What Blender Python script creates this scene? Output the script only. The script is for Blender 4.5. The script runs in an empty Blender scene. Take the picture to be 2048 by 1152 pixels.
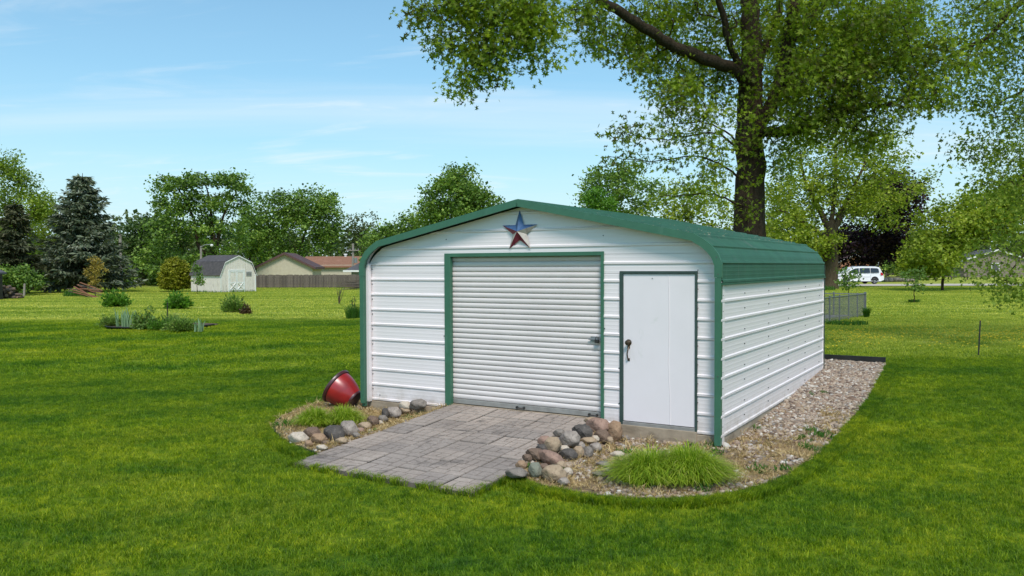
import bpy, bmesh, math, random
import numpy as np
from mathutils import Vector, Matrix, Euler, noise as mnoise

random.seed(7); rng = np.random.default_rng(7)
S = bpy.context.scene
COL = S.collection
R = math.radians

# ------------------------------------------------------------------ camera
FPX = 1643.6; PITCH = 0.0262117; ROLL = -0.0035244; CAMH = 2.2
fw = np.array([0, math.cos(PITCH), -math.sin(PITCH)])
r0 = np.array([1.0, 0, 0]); u0 = np.cross(r0, fw)
cr = r0*math.cos(ROLL)+u0*math.sin(ROLL); cu = -r0*math.sin(ROLL)+u0*math.cos(ROLL)
CAM = np.array([0, 0, CAMH])
cd = bpy.data.cameras.new('camera'); cam = bpy.data.objects.new('camera', cd); COL.objects.link(cam)
m = Matrix(((cr[0], cu[0], -fw[0], 0), (cr[1], cu[1], -fw[1], 0), (cr[2], cu[2], -fw[2], CAMH), (0, 0, 0, 1)))
cam.matrix_world = m
cd.sensor_width = 36; cd.lens = 36*FPX/2048; cd.clip_start = .1; cd.clip_end = 6000
S.camera = cam

# ------------------------------------------------------------------ light
SUN_EL = 54; SUN_AZ = 8       # degrees; azimuth measured from behind the camera towards its right
SKY_STRENGTH = 0.12
w = bpy.data.worlds.new('World'); S.world = w; w.use_nodes = True
nt = w.node_tree; nt.nodes.clear()
def N(nt, t, **k):
    n = nt.nodes.new(t)
    for a, b in k.items(): setattr(n, a, b)
    return n
out = N(nt, 'ShaderNodeOutputWorld'); bg = N(nt, 'ShaderNodeBackground'); bg.inputs[1].default_value = SKY_STRENGTH
sky = N(nt, 'ShaderNodeTexSky', sky_type='NISHITA', sun_disc=False)
sd = Vector((math.sin(R(SUN_AZ))*math.cos(R(SUN_EL)), -math.cos(R(SUN_AZ))*math.cos(R(SUN_EL)), math.sin(R(SUN_EL))))
sky.sun_elevation = R(SUN_EL); sky.sun_rotation = math.atan2(sd.x, sd.y)
sky.air_density = 1.0; sky.dust_density = 1.2; sky.ozone_density = 1.6
tc = N(nt, 'ShaderNodeTexCoord'); sep = N(nt, 'ShaderNodeSeparateXYZ'); nt.links.new(tc.outputs['Generated'], sep.inputs[0])
def math_n(nt, op, a, b=None, clamp=False):
    n = N(nt, 'ShaderNodeMath', operation=op, use_clamp=clamp)
    for i, v in enumerate((a, b)):
        if v is None: continue
        if isinstance(v, (int, float)): n.inputs[i].default_value = v
        else: nt.links.new(v, n.inputs[i])
    return n.outputs[0]
zc = math_n(nt, 'ADD', sep.outputs[2], .12)
cx = math_n(nt, 'DIVIDE', sep.outputs[0], zc); cy = math_n(nt, 'DIVIDE', sep.outputs[1], zc)
cmb = N(nt, 'ShaderNodeCombineXYZ'); nt.links.new(cx, cmb.inputs[0]); nt.links.new(cy, cmb.inputs[1])
def cloud_layer(scale, rot, loc, sc, lo, hi, amt, dist):
    mp = N(nt, 'ShaderNodeMapping'); mp.inputs['Rotation'].default_value = (0, 0, rot); mp.inputs['Scale'].default_value = sc; mp.inputs['Location'].default_value = loc
    nt.links.new(cmb.outputs[0], mp.inputs[0])
    nz = N(nt, 'ShaderNodeTexNoise'); nz.inputs['Scale'].default_value = scale; nz.inputs['Detail'].default_value = 7; nz.inputs['Roughness'].default_value = .55; nz.inputs['Distortion'].default_value = dist
    nt.links.new(mp.outputs[0], nz.inputs[0])
    mr = N(nt, 'ShaderNodeMapRange', interpolation_type='SMOOTHSTEP'); mr.inputs[1].default_value = lo; mr.inputs[2].default_value = hi; mr.inputs[4].default_value = amt
    nt.links.new(nz.outputs[0], mr.inputs[0]); return mr.outputs[0]
c1 = cloud_layer(.7, -.06, (11.3, 8.2, 0), (.12, 1.0, 1), .50, .72, .40, .4)
c2 = cloud_layer(2.0, -.2, (3.4, 6.2, 0), (.40, 1.0, 1), .50, .78, .42, 1.8)
cs = math_n(nt, 'ADD', c1, c2, True)
tint = N(nt, 'ShaderNodeMix', data_type='RGBA', blend_type='MULTIPLY'); tint.inputs[0].default_value = 1; tint.inputs[7].default_value = (0.41, 0.96, 1.09, 1)
nt.links.new(sky.outputs[0], tint.inputs[6])
lift = N(nt, 'ShaderNodeMix', data_type='RGBA'); lift.inputs[7].default_value = (5.0, 6.1, 6.45, 1)
lr = N(nt, 'ShaderNodeValToRGB'); le = lr.color_ramp.elements; le[0].position = 0; le[0].color = (.80,)*3+(1,); le[1].position = 1; le[1].color = (.05,)*3+(1,)
for p_, v_ in ((.08, .68), (.15, .42), (.22, .30), (.34, .20)):
    q_ = le.new(p_); q_.color = (v_, v_, v_, 1)
nt.links.new(sep.outputs[2], lr.inputs[0]); nt.links.new(lr.outputs[0], lift.inputs[0])
nt.links.new(tint.outputs[2], lift.inputs[6])
mix = N(nt, 'ShaderNodeMix', data_type='RGBA'); mix.inputs[7].default_value = (6.0, 6.35, 6.5, 1)
nt.links.new(cs, mix.inputs[0]); nt.links.new(lift.outputs[2], mix.inputs[6])
nt.links.new(mix.outputs[2], bg.inputs[0]); nt.links.new(bg.outputs[0], out.inputs[0])

sl = bpy.data.lights.new('sun', 'SUN'); sl.energy = 2.7; sl.angle = R(16); sl.color = (1, .895, .835)
so = bpy.data.objects.new('sun', sl); COL.objects.link(so)
so.rotation_euler = sd.to_track_quat('Z', 'Y').to_euler()
vs = S.view_settings; vs.view_transform = 'Standard'; vs.look = 'None'; vs.gamma = 1; vs.use_curve_mapping = False
vs.exposure = 0.4
S.render.engine = 'CYCLES'

# ------------------------------------------------------------------ geometry of the place
OX, OY, YAW = 2.4389, 9.6032, 0.54317
ex = np.array([-math.cos(YAW), math.sin(YAW), 0]); ey = np.array([math.sin(YAW), math.cos(YAW), 0]); O = np.array([OX, OY, 0])
def loc2w(u, d, z=0): p = O+ex*u+ey*d; return Vector((p[0], p[1], z))
def w2loc(x, y): q = np.array([x-OX, y-OY, 0]); return float(q@ex), float(q@ey)
def sstep(t): t = min(1, max(0, t)); return t*t*(3-2*t)
def g(x, y):
    d = (x-OX)*ey[0]+(y-OY)*ey[1]
    return .28*sstep(d/7.5)
def ray(px, py): return fw+cr*(px-1024)/FPX-cu*(py-576)/FPX
def G(px, py, dz=0):
    D = ray(px, py); z = .1
    for _ in range(25):
        t = (z+dz-CAMH)/D[2]; P = CAM+D*t; z = g(P[0], P[1])
    return Vector((P[0], P[1], z))
def W(px, py, dist): return Vector(CAM+ray(px, py)*dist)      # point at a forward distance in metres
def Wn(px, py, dist): return CAM+ray(px, py)*dist

# ------------------------------------------------------------------ object helpers
def tag(o, label=None, cat=None, group=None, kind=None):
    if label: o['label'] = label
    if cat: o['category'] = cat
    if group: o['group'] = group
    if kind: o['kind'] = kind
    return o
def empty(name, loc=(0, 0, 0), rz=0, **k):
    o = bpy.data.objects.new(name, None); COL.objects.link(o); o.location = loc; o.rotation_euler = (0, 0, rz); o.empty_display_size = .1
    return tag(o, **k)
def link(name, me, parent=None, loc=None, **k):
    o = bpy.data.objects.new(name, me); COL.objects.link(o)
    if parent is not None: o.parent = parent
    if loc is not None: o.location = loc
    return tag(o, **k)
def npmesh(name, V, F, mat, smooth=False, attr=None):
    """V (n,3), F (m,k) all faces k-gons"""
    V = np.ascontiguousarray(V, dtype=np.float32); F = np.ascontiguousarray(F, dtype=np.int32)
    me = bpy.data.meshes.new(name); me.vertices.add(len(V)); me.vertices.foreach_set('co', V.ravel())
    k = F.shape[1]; me.loops.add(F.size); me.loops.foreach_set('vertex_index', F.ravel())
    me.polygons.add(len(F)); me.polygons.foreach_set('loop_start', np.arange(len(F), dtype=np.int32)*k)
    try: me.polygons.foreach_set('loop_total', np.full(len(F), k, dtype=np.int32))
    except Exception: pass
    if smooth: me.polygons.foreach_set('use_smooth', np.ones(len(F), dtype=bool))
    if attr is not None:
        a = me.attributes.new('tint', 'FLOAT', 'FACE'); a.data.foreach_set('value', np.ascontiguousarray(attr, dtype=np.float32))
    me.update(calc_edges=True)
    if mat: me.materials.append(mat)
    return me
class MB:
    def __init__(s): s.v = []; s.f = []; s.mi = []; s.cur = 0
    def add(s, vs, fs):
        b = len(s.v); s.v += [tuple(v) for v in vs]; s.f += [tuple(b+i for i in f) for f in fs]; s.mi += [s.cur]*len(fs); return s
    def box(s, x0, x1, y0, y1, z0, z1, M=None):
        vs = [Vector((x, y, z)) for z in (z0, z1) for y in (y0, y1) for x in (x0, x1)]
        if M is not None: vs = [M@v for v in vs]
        return s.add(vs, [(0, 2, 3, 1), (4, 5, 7, 6), (0, 1, 5, 4), (2, 6, 7, 3), (0, 4, 6, 2), (1, 3, 7, 5)])
    def tube(s, pts, rad, n=8, cap=True):
        pts = [Vector(p) for p in pts]
        if not hasattr(rad, '__len__'): rad = [rad]*len(pts)
        vs = []; fs = []; prev = None
        for i, p in enumerate(pts):
            t = (pts[min(i+1, len(pts)-1)]-pts[max(i-1, 0)]).normalized()
            a = t.orthogonal() if prev is None else (prev-t*prev.dot(t))
            a.normalize(); prev = a; b = t.cross(a)
            for j in range(n):
                q = 2*math.pi*j/n; vs.append(p+(a*math.cos(q)+b*math.sin(q))*rad[i])
        for i in range(len(pts)-1):
            for j in range(n):
                k = (j+1) % n; fs.append((i*n+j, i*n+k, (i+1)*n+k, (i+1)*n+j))
        if cap: fs.append(tuple(reversed(range(n)))); fs.append(tuple(range((len(pts)-1)*n, len(pts)*n)))
        return s.add(vs, fs)
    def lathe(s, prof, n=32, M=None, close=False):
        vs = []; fs = []
        for r_, z in prof:
            for j in range(n):
                q = 2*math.pi*j/n; v = Vector((r_*math.cos(q), r_*math.sin(q), z)); vs.append(M@v if M is not None else v)
        for i in range(len(prof)-1):
            for j in range(n):
                k = (j+1) % n; fs.append((i*n+j, i*n+k, (i+1)*n+k, (i+1)*n+j))
        fs.append(tuple(reversed(range(n)))); fs.append(tuple(range((len(prof)-1)*n, len(prof)*n)))
        return s.add(vs, fs)
    def prism(s, poly, a, b, axis='y', M=None):
        """poly list of 2-D points extruded from a to b along axis"""
        def mk(p, t):
            v = Vector((p[0], t, p[1])) if axis == 'y' else (Vector((t, p[0], p[1])) if axis == 'x' else Vector((p[0], p[1], t)))
            return M@v if M is not None else v
        n = len(poly); vs = [mk(p, a) for p in poly]+[mk(p, b) for p in poly]
        fs = [tuple(range(n)), tuple(range(2*n-1, n-1, -1))]+[(i, i+n, (i+1) % n+n, (i+1) % n) for i in range(n)]
        return s.add(vs, fs)
    def mesh(s, name, mats, smooth=False, bevel=0):
        me = bpy.data.meshes.new(name); me.from_pydata([tuple(v) for v in s.v], [], s.f)
        if not isinstance(mats, (list, tuple)): mats = [mats]
        for m_ in mats: me.materials.append(m_)
        me.polygons.foreach_set('material_index', s.mi)
        bm = bmesh.new(); bm.from_mesh(me); bmesh.ops.recalc_face_normals(bm, faces=bm.faces)
        if bevel: bmesh.ops.bevel(bm, geom=[e for e in bm.edges], offset=bevel, segments=1, affect='EDGES')
        bm.to_mesh(me); bm.free()
        if smooth:
            me.polygons.foreach_set('use_smooth', [True]*len(me.polygons))
            if smooth == 'angle':
                bm = bmesh.new(); bm.from_mesh(me)
                for e in bm.edges:
                    if len(e.link_faces) == 2 and e.calc_face_angle(0) > .6: e.smooth = False
                bm.to_mesh(me); bm.free()
        me.update(); return me
    def build(s, name, mats, parent=None, smooth=False, bevel=0, loc=None, **k):
        return link(name, s.mesh(name, mats, smooth, bevel), parent, loc, **k)

# ------------------------------------------------------------------ materials
def mat_base(name):
    m_ = bpy.data.materials.new(name); m_.use_nodes = True; t = m_.node_tree; b = t.nodes['Principled BSDF']; return m_, t, b
def ramp(t, fac, stops):
    r_ = N(t, 'ShaderNodeValToRGB'); e = r_.color_ramp.elements
    while len(e) > 1: e.remove(e[-1])
    e[0].position = stops[0][0]; e[0].color = (*stops[0][1], 1)
    for p, c in stops[1:]: q = e.new(p); q.color = (*c, 1)
    t.links.new(fac, r_.inputs[0]); return r_.outputs[0]
def noise_n(t, scale, detail=4, rough=.5, coord='Object', mp=None, dist=0):
    n = N(t, 'ShaderNodeTexNoise'); n.inputs['Scale'].default_value = scale; n.inputs['Detail'].default_value = detail; n.inputs['Roughness'].default_value = rough; n.inputs['Distortion'].default_value = dist
    if coord == 'World': c = N(t, 'ShaderNodeNewGeometry').outputs['Position']
    else: c = N(t, 'ShaderNodeTexCoord').outputs[coord]
    if mp is not None:
        q = N(t, 'ShaderNodeMapping'); q.inputs['Scale'].default_value = mp[0]
        if len(mp) > 1: q.inputs['Rotation'].default_value = mp[1]
        t.links.new(c, q.inputs[0]); c = q.outputs[0]
    t.links.new(c, n.inputs['Vector']); return n.outputs[0]
def mixc(t, fac, a, b, mode='MIX'):
    n = N(t, 'ShaderNodeMix', data_type='RGBA', blend_type=mode)
    for i, v in ((0, fac), (6, a), (7, b)):
        if isinstance(v, (int, float)): n.inputs[i].default_value = v
        elif isinstance(v, tuple): n.inputs[i].default_value = (*v[:3], 1)
        else: t.links.new(v, n.inputs[i])
    return n.outputs[2]
def bump(t, b, h, strength=.3, dist=.01):
    n = N(t, 'ShaderNodeBump'); n.inputs['Strength'].default_value = strength; n.inputs['Distance'].default_value = dist
    t.links.new(h, n.inputs['Height']); t.links.new(n.outputs[0], b.inputs['Normal'])
def simple(name, c1, c2=None, scale=8, rough=.6, metal=0, bmp=0, bd=.01, coord='Object', mp=None, spec=.4, dirt=None, detail=5):
    m_, t, b = mat_base(name); b.inputs['Roughness'].default_value = rough; b.inputs['Metallic'].default_value = metal; b.inputs['Specular IOR Level'].default_value = spec
    if c2 is None: c2 = tuple(x*.85 for x in c1)
    n = noise_n(t, scale, detail, .6, coord, mp)
    c = ramp(t, n, [(.3, c2), (.7, c1)])
    if dirt:
        n2 = noise_n(t, dirt[1], 6, .65, coord, dirt[2] if len(dirt) > 2 else None, .5); f = ramp(t, n2, [(dirt[3] if len(dirt) > 3 else .55, (0, 0, 0)), ((dirt[3] if len(dirt) > 3 else .55)+.2, (1, 1, 1))])
        c = mixc(t, f, c, dirt[0])
    t.links.new(c, b.inputs['Base Color'])
    if bmp: bump(t, b, noise_n(t, scale*3, 6, .6, coord), bmp, bd)
    return m_
def leaf_mat(name, stops, trans=.35, rough=.55, patch=None, tcol=1.35):
    m_, t, b = mat_base(name); b.inputs['Roughness'].default_value = rough; b.inputs['Specular IOR Level'].default_value = .25
    a = N(t, 'ShaderNodeAttribute', attribute_name='tint')
    c = ramp(t, a.outputs['Fac'], stops)
    t.links.new(c, b.inputs['Base Color'])
    tr = N(t, 'ShaderNodeBsdfTranslucent'); cc = mixc(t, 1.0, c, (tcol*1.05, tcol*1.1, tcol*.6), 'MULTIPLY'); t.links.new(cc, tr.inputs[0])
    ms = N(t, 'ShaderNodeMixShader'); ms.inputs[0].default_value = trans
    t.links.new(b.outputs[0], ms.inputs[1]); t.links.new(tr.outputs[0], ms.inputs[2])
    t.links.new(ms.outputs[0], t.nodes['Material Output'].inputs[0]); return m_

# lawn colour: shared by soil sheet and blades
def lawn_color(t):
    pos = N(t, 'ShaderNodeNewGeometry').outputs['Position']; s_ = N(t, 'ShaderNodeSeparateXYZ'); t.links.new(pos, s_.inputs[0])
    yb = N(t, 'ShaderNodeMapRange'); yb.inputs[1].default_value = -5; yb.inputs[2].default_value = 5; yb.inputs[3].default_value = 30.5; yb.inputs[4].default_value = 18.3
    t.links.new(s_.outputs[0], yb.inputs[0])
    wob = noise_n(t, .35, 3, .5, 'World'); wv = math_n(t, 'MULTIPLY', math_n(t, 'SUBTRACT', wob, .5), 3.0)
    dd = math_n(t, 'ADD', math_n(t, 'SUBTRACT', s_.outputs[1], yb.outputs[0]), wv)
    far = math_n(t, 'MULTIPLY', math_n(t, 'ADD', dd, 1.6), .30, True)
    big = noise_n(t, .35, 5, .6, 'World', ((.55, 1.0, 1), (0, 0, .25)))
    mid = noise_n(t, 1.7, 5, .65, 'World'); fine = noise_n(t, 9, 4, .7, 'World')
    n_ = math_n(t, 'ADD', math_n(t, 'MULTIPLY', big, .5), math_n(t, 'ADD', math_n(t, 'MULTIPLY', mid, .32), math_n(t, 'MULTIPLY', fine, .18)))
    near_c = ramp(t, n_, [(.40, (.060, .138, .009)), (.47, (.118, .212, .009)), (.54, (.215, .287, .011)), (.63, (.32, .365, .03))])
    # mower stripes
    wv2 = N(t, 'ShaderNodeTexWave'); wv2.inputs['Scale'].default_value = .16; wv2.inputs['Distortion'].default_value = 3.0; wv2.inputs['Detail'].default_value = 2; wv2.inputs['Detail Scale'].default_value = .5
    q = N(t, 'ShaderNodeMapping'); q.inputs['Rotation'].default_value = (0, 0, 1.25); t.links.new(pos, q.inputs[0]); t.links.new(q.outputs[0], wv2.inputs[0])
    huge = noise_n(t, .11, 3, .5, 'World'); near_c = mixc(t, 1.0, near_c, ramp(t, huge, [(.38, (.80, .87, 1.0)), (.5, (1, 1, 1)), (.62, (1.18, 1.08, .9))]), 'MULTIPLY')
    near_c = mixc(t, .26, near_c, ramp(t, wv2.outputs['Fac'], [(.2, (.062, .165, .011)), (.8, (.235, .325, .014))]))
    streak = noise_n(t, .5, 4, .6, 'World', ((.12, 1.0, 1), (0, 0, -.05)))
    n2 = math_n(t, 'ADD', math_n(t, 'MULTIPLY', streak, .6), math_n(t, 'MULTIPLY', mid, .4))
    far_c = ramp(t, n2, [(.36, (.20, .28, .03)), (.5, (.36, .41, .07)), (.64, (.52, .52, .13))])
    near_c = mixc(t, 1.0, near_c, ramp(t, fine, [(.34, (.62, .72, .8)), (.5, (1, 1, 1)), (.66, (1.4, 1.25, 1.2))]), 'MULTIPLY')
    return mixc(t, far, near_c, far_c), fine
def make_soil():
    m_, t, b = mat_base('lawn_sheet'); c, fine = lawn_color(t)
    n3 = noise_n(t, 30, 5, .8, 'World'); c = mixc(t, 1.0, c, ramp(t, n3, [(.35, (.55, .55, .5)), (.7, (1.15, 1.15, 1.1))]), 'MULTIPLY')
    t.links.new(c, b.inputs['Base Color']); b.inputs['Roughness'].default_value = .9; b.inputs['Specular IOR Level'].default_value = .1
    bump(t, b, n3, .8, .05); return m_
def make_blade():
    m_, t, b = mat_base('grass_blade'); c, fine = lawn_color(t)
    a = N(t, 'ShaderNodeAttribute', attribute_name='tint')
    var = ramp(t, a.outputs['Fac'], [(0, (.45, .62, .6)), (.5, (1, 1, 1)), (.88, (1.6, 1.4, 1.2)), (1, (2.2, 1.9, 3.0))])
    c = mixc(t, 1.0, c, var, 'MULTIPLY')
    t.links.new(c, b.inputs['Base Color']); b.inputs['Roughness'].default_value = .5; b.inputs['Specular IOR Level'].default_value = .2
    tr = N(t, 'ShaderNodeBsdfTranslucent'); t.links.new(mixc(t, 1., c, (1.5, 1.5, .7), 'MULTIPLY'), tr.inputs[0])
    ms = N(t, 'ShaderNodeMixShader'); ms.inputs[0].default_value = .5; t.links.new(b.outputs[0], ms.inputs[1]); t.links.new(tr.outputs[0], ms.inputs[2])
    t.links.new(ms.outputs[0], t.nodes['Material Output'].inputs[0]); return m_
M = {}
M['soil'] = make_soil(); M['blade'] = make_blade()
M['white_metal'] = simple('white_metal', (.80, .73, .735), (.77, .705, .705), 1.3, .38, 0, .0, .002, spec=.5, dirt=((.62, .61, .59), 1.2, ((.4, .4, 3),), .62))
def splash(m_):
    t = m_.node_tree; b = t.nodes['Principled BSDF']; c = b.inputs['Base Color'].links[0].from_socket
    z = N(t, 'ShaderNodeSeparateXYZ'); t.links.new(N(t, 'ShaderNodeTexCoord').outputs['Object'], z.inputs[0])
    mr = N(t, 'ShaderNodeMapRange'); mr.inputs[1].default_value = .15; mr.inputs[2].default_value = .62; mr.inputs[3].default_value = 1; mr.inputs[4].default_value = 0; t.links.new(z.outputs[2], mr.inputs[0])
    f = math_n(t, 'MULTIPLY', math_n(t, 'POWER', mr.outputs[0], 2.2), ramp(t, noise_n(t, 5, 6, .7, 'Object'), [(.35, (0, 0, 0)), (.7, (.75,)*3)]))
    t.links.new(mixc(t, f, c, (.36, .29, .20)), b.inputs['Base Color'])
splash(M['white_metal'])
M['green_trim'] = simple('green_trim', (.048, .152, .092), (.038, .122, .075), 6, .42, 0, spec=.5, dirt=((.09, .19, .14), 3, ((2, 2, .6),), .6))
M['green_roof'] = simple('green_roof', (.030, .122, .072), (.021, .088, .053), 3, .6, 0, spec=.5, dirt=((.08, .13, .10), 2.2, ((1, 3, 1),), .56))
M['dark_trim'] = simple('dark_trim', (.045, .075, .065), (.032, .055, .048), 6, .5)
M['slat'] = simple('slat', (.68, .62, .60), (.62, .565, .545), 1.5, .4, 0, spec=.5, coord='World', dirt=((.54, .53, .50), 1.1, ((1.2, 1.2, .6),), .60))
M['bar'] = simple('bar', (.36, .35, .33), (.26, .25, .235), 9, .5, .3)
M['door_white'] = simple('door_white', (.79, .725, .745), (.755, .695, .71), 2, .5, 0, dirt=((.60, .585, .55), 3.5, ((1, 1, .7),), .64))
M['concrete'] = simple('concrete', (.40, .32, .235), (.27, .215, .155), 5, .9, 0, .5, .01, dirt=((.17, .13, .09), 3.0, ((1, 1, 2.5),), .52))
M['screw'] = simple('screw', (.10, .10, .10), (.07, .065, .06), 6, .6)
M['dark_metal'] = simple('dark_metal', (.05, .047, .045), (.03, .028, .026), 12, .45, .4)
M['bronze'] = simple('bronze', (.13, .09, .06), (.05, .035, .025), 25, .4, .7)
M['steel'] = simple('steel', (.34, .35, .36), (.22, .23, .24), 20, .45, .6)
M['star_blue'] = simple('star_blue', (.07, .15, .30), (.035, .075, .17), 14, .4, .2, dirt=((.10, .06, .04), 12, ((1, 1, 1),), .62))
M['star_red'] = simple('star_red', (.30, .045, .075), (.17, .02, .035), 14, .4, .2, dirt=((.10, .05, .04), 10, ((1, 1, 1),), .60))
M['star_white'] = simple('star_white', (.52, .47, .42), (.38, .33, .29), 14, .45, .1, dirt=((.16, .08, .05), 12, ((1, 1, 1),), .60))
M['pot_red'] = simple('pot_red', (.36, .016, .016), (.20, .008, .010), 3.5, .30, 0, spec=.7)
M['pot_dark'] = simple('pot_dark', (.085, .018, .022), (.035, .009, .012), 5, .35, 0, spec=.7)
M['bark'] = simple('bark', (.075, .052, .034), (.028, .020, .013), 7, .95, 0, .9, .04, mp=((3, 3, .5),), spec=.1)
M['bark_light'] = simple('bark_light', (.11, .085, .055), (.05, .037, .024), 6, .95, 0, .8, .03, mp=((3, 3, .5),), spec=.1)
M['edging'] = simple('edging', (.022, .024, .023), (.010, .011, .011), 6, .7)
M['mulch'] = simple('mulch', (.15, .095, .055), (.05, .03, .018), 25, .95, 0, .8, .03)
def rockmat(name, a, b_, sp=None):
    return simple(name, a, b_, 7, .85, 0, .9, .03, dirt=(sp or tuple(x*.5 for x in b_), 18, ((1, 1, 1),), .56))

def make_paver():
    m_, t, b = mat_base('paver'); n = noise_n(t, 1.1, 6, .6, 'World'); n2 = noise_n(t, 26, 5, .7, 'World'); n3 = noise_n(t, 2.6, 6, .7, 'World', ((1, 1.6, 1), (0, 0, .5)), .4)
    oi = N(t, 'ShaderNodeObjectInfo')
    c = ramp(t, n, [(.3, (.26, .218, .190)), (.7, (.37, .316, .277))])
    c = mixc(t, 1.0, c, ramp(t, oi.outputs['Random'], [(0, (.80, .80, .81)), (1, (1.12, 1.09, 1.06))]), 'MULTIPLY')
    c = mixc(t, 1.0, c, ramp(t, n2, [(.3, (.80, .80, .80)), (.7, (1.1, 1.1, 1.1))]), 'MULTIPLY')
    f = ramp(t, n3, [(.56, (0, 0, 0)), (.70, (1, 1, 1))]); c = mixc(t, math_n(t, 'MULTIPLY', f, .75), c, (.055, .05, .047))
    t.links.new(c, b.inputs['Base Color']); b.inputs['Roughness'].default_value = .9; b.inputs['Specular IOR Level'].default_value = .2
    bump(t, b, n2, .5, .006); return m_
M['paver'] = make_paver()
def make_bed():
    m_, t, b = mat_base('bed_straw'); n = noise_n(t, 1.6, 5, .6, 'World'); n2 = noise_n(t, 38, 5, .8, 'World', ((1, 2.5, 1), (0, 0, .7)))
    c = ramp(t, n, [(.35, (.19, .14, .09)), (.5, (.36, .26, .15)), (.65, (.44, .31, .16))])
    c = mixc(t, 1., c, ramp(t, n2, [(.3, (.45, .42, .40)), (.7, (1.25, 1.2, 1.1))]), 'MULTIPLY')
    t.links.new(c, b.inputs['Base Color']); b.inputs['Roughness'].default_value = .95; bump(t, b, n2, 1, .03); return m_
M['bed'] = make_bed()
def make_pebble():
    m_, t, b = mat_base('pebble'); oi = N(t, 'ShaderNodeObjectInfo')
    c = ramp(t, oi.outputs['Random'], [(0, (.07, .045, .032)), (.14, (.22, .14, .095)), (.3, (.36, .28, .20)), (.5, (.15, .115, .09)), (.65, (.42, .33, .25)), (.8, (.26, .185, .135)), (.9, (.60, .56, .50)), (1, (.11, .09, .08))])
    c = mixc(t, 1., c, ramp(t, noise_n(t, 30, 3, .6, 'Object'), [(.3, (.75, .75, .75)), (.7, (1.15, 1.15, 1.15))]), 'MULTIPLY')
    t.links.new(c, b.inputs['Base Color']); b.inputs['Roughness'].default_value = .75; return m_
M['pebble'] = make_pebble()
M['straw'] = leaf_mat('straw', [(0, (.22, .14, .06)), (.5, (.46, .33, .15)), (1, (.62, .48, .26))], .2)
M['orngrass'] = leaf_mat('orngrass', [(0, (.10, .18, .010)), (.5, (.24, .36, .018)), (.93, (.42, .50, .05)), (1, (.55, .50, .17))], .35)
M['weed'] = leaf_mat('weed', [(0, (.03, .10, .012)), (1, (.08, .19, .02))], .35)

# ------------------------------------------------------------------ ground
def axis_vals(lo, hi, step, far):
    a = list(np.arange(lo, hi+1e-6, step)); s_ = step; x = hi
    while x < far: s_ *= 1.35; x += s_; a.append(x)
    s_ = step; x = lo
    while x > -far: s_ *= 1.35; x -= s_; a.insert(0, x)
    return np.array(a)
xs = axis_vals(-12, 14, .4, 2600); ys = axis_vals(0, 24, .4, 2600)
XX, YY = np.meshgrid(xs, ys)
DD = (XX-OX)*ey[0]+(YY-OY)*ey[1]; tt = np.clip(DD/7.5, 0, 1); ZZ = .28*tt*tt*(3-2*tt)-.035
nv = len(xs); idx = np.arange(len(xs)*len(ys)).reshape(len(ys), nv)
F = np.stack([idx[:-1, :-1], idx[:-1, 1:], idx[1:, 1:], idx[1:, :-1]], -1).reshape(-1, 4)
link('ground', npmesh('ground', np.stack([XX, YY, ZZ], -1).reshape(-1, 3), F, M['soil'], True), kind='structure')

# ------------------------------------------------------------------ geometry-node scatter
def scatter(name, P, ROT, SC, IDX, sources, parent=None, **k):
    """one object whose geometry nodes put the source meshes on its points"""
    n = len(P); me = bpy.data.meshes.new(name); me.vertices.add(n); me.vertices.foreach_set('co', np.ascontiguousarray(P, dtype=np.float32).ravel())
    a = me.attributes.new('rot', 'FLOAT_VECTOR', 'POINT'); a.data.foreach_set('vector', np.ascontiguousarray(ROT, dtype=np.float32).ravel())
    a = me.attributes.new('scl', 'FLOAT_VECTOR', 'POINT'); a.data.foreach_set('vector', np.ascontiguousarray(SC, dtype=np.float32).ravel())
    a = me.attributes.new('idx', 'INT', 'POINT'); a.data.foreach_set('value', np.ascontiguousarray(IDX, dtype=np.int32))
    c = bpy.data.collections.new(name+'_pieces')
    for i, s_ in enumerate(sources):
        o = bpy.data.objects.new('%s_piece' % name, s_); c.objects.link(o)
    ob = link(name, me, parent, **k)
    t = bpy.data.node_groups.new(name+'_nodes', 'GeometryNodeTree')
    t.interface.new_socket('Geometry', in_out='INPUT', socket_type='NodeSocketGeometry'); t.interface.new_socket('Geometry', in_out='OUTPUT', socket_type='NodeSocketGeometry')
    gi = N(t, 'NodeGroupInput'); go = N(t, 'NodeGroupOutput'); ip = N(t, 'GeometryNodeInstanceOnPoints'); ci = N(t, 'GeometryNodeCollectionInfo')
    ci.inputs[0].default_value = c; ci.inputs[1].default_value = True; ci.inputs[2].default_value = True
    def at(nm, ty):
        q = N(t, 'GeometryNodeInputNamedAttribute', data_type=ty); q.inputs[0].default_value = nm; return q.outputs[0]
    t.links.new(gi.outputs[0], ip.inputs['Points']); t.links.new(ci.outputs[0], ip.inputs['Instance']); ip.inputs['Pick Instance'].default_value = True
    t.links.new(at('idx', 'INT'), ip.inputs['Instance Index'])
    er = N(t, 'FunctionNodeEulerToRotation'); t.links.new(at('rot', 'FLOAT_VECTOR'), er.inputs[0]); t.links.new(er.outputs[0], ip.inputs['Rotation'])
    t.links.new(at('scl', 'FLOAT_VECTOR'), ip.inputs['Scale']); t.links.new(ip.outputs[0], go.inputs[0])
    md = ob.modifiers.new('scatter', 'NODES'); md.node_group = t
    return ob
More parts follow.
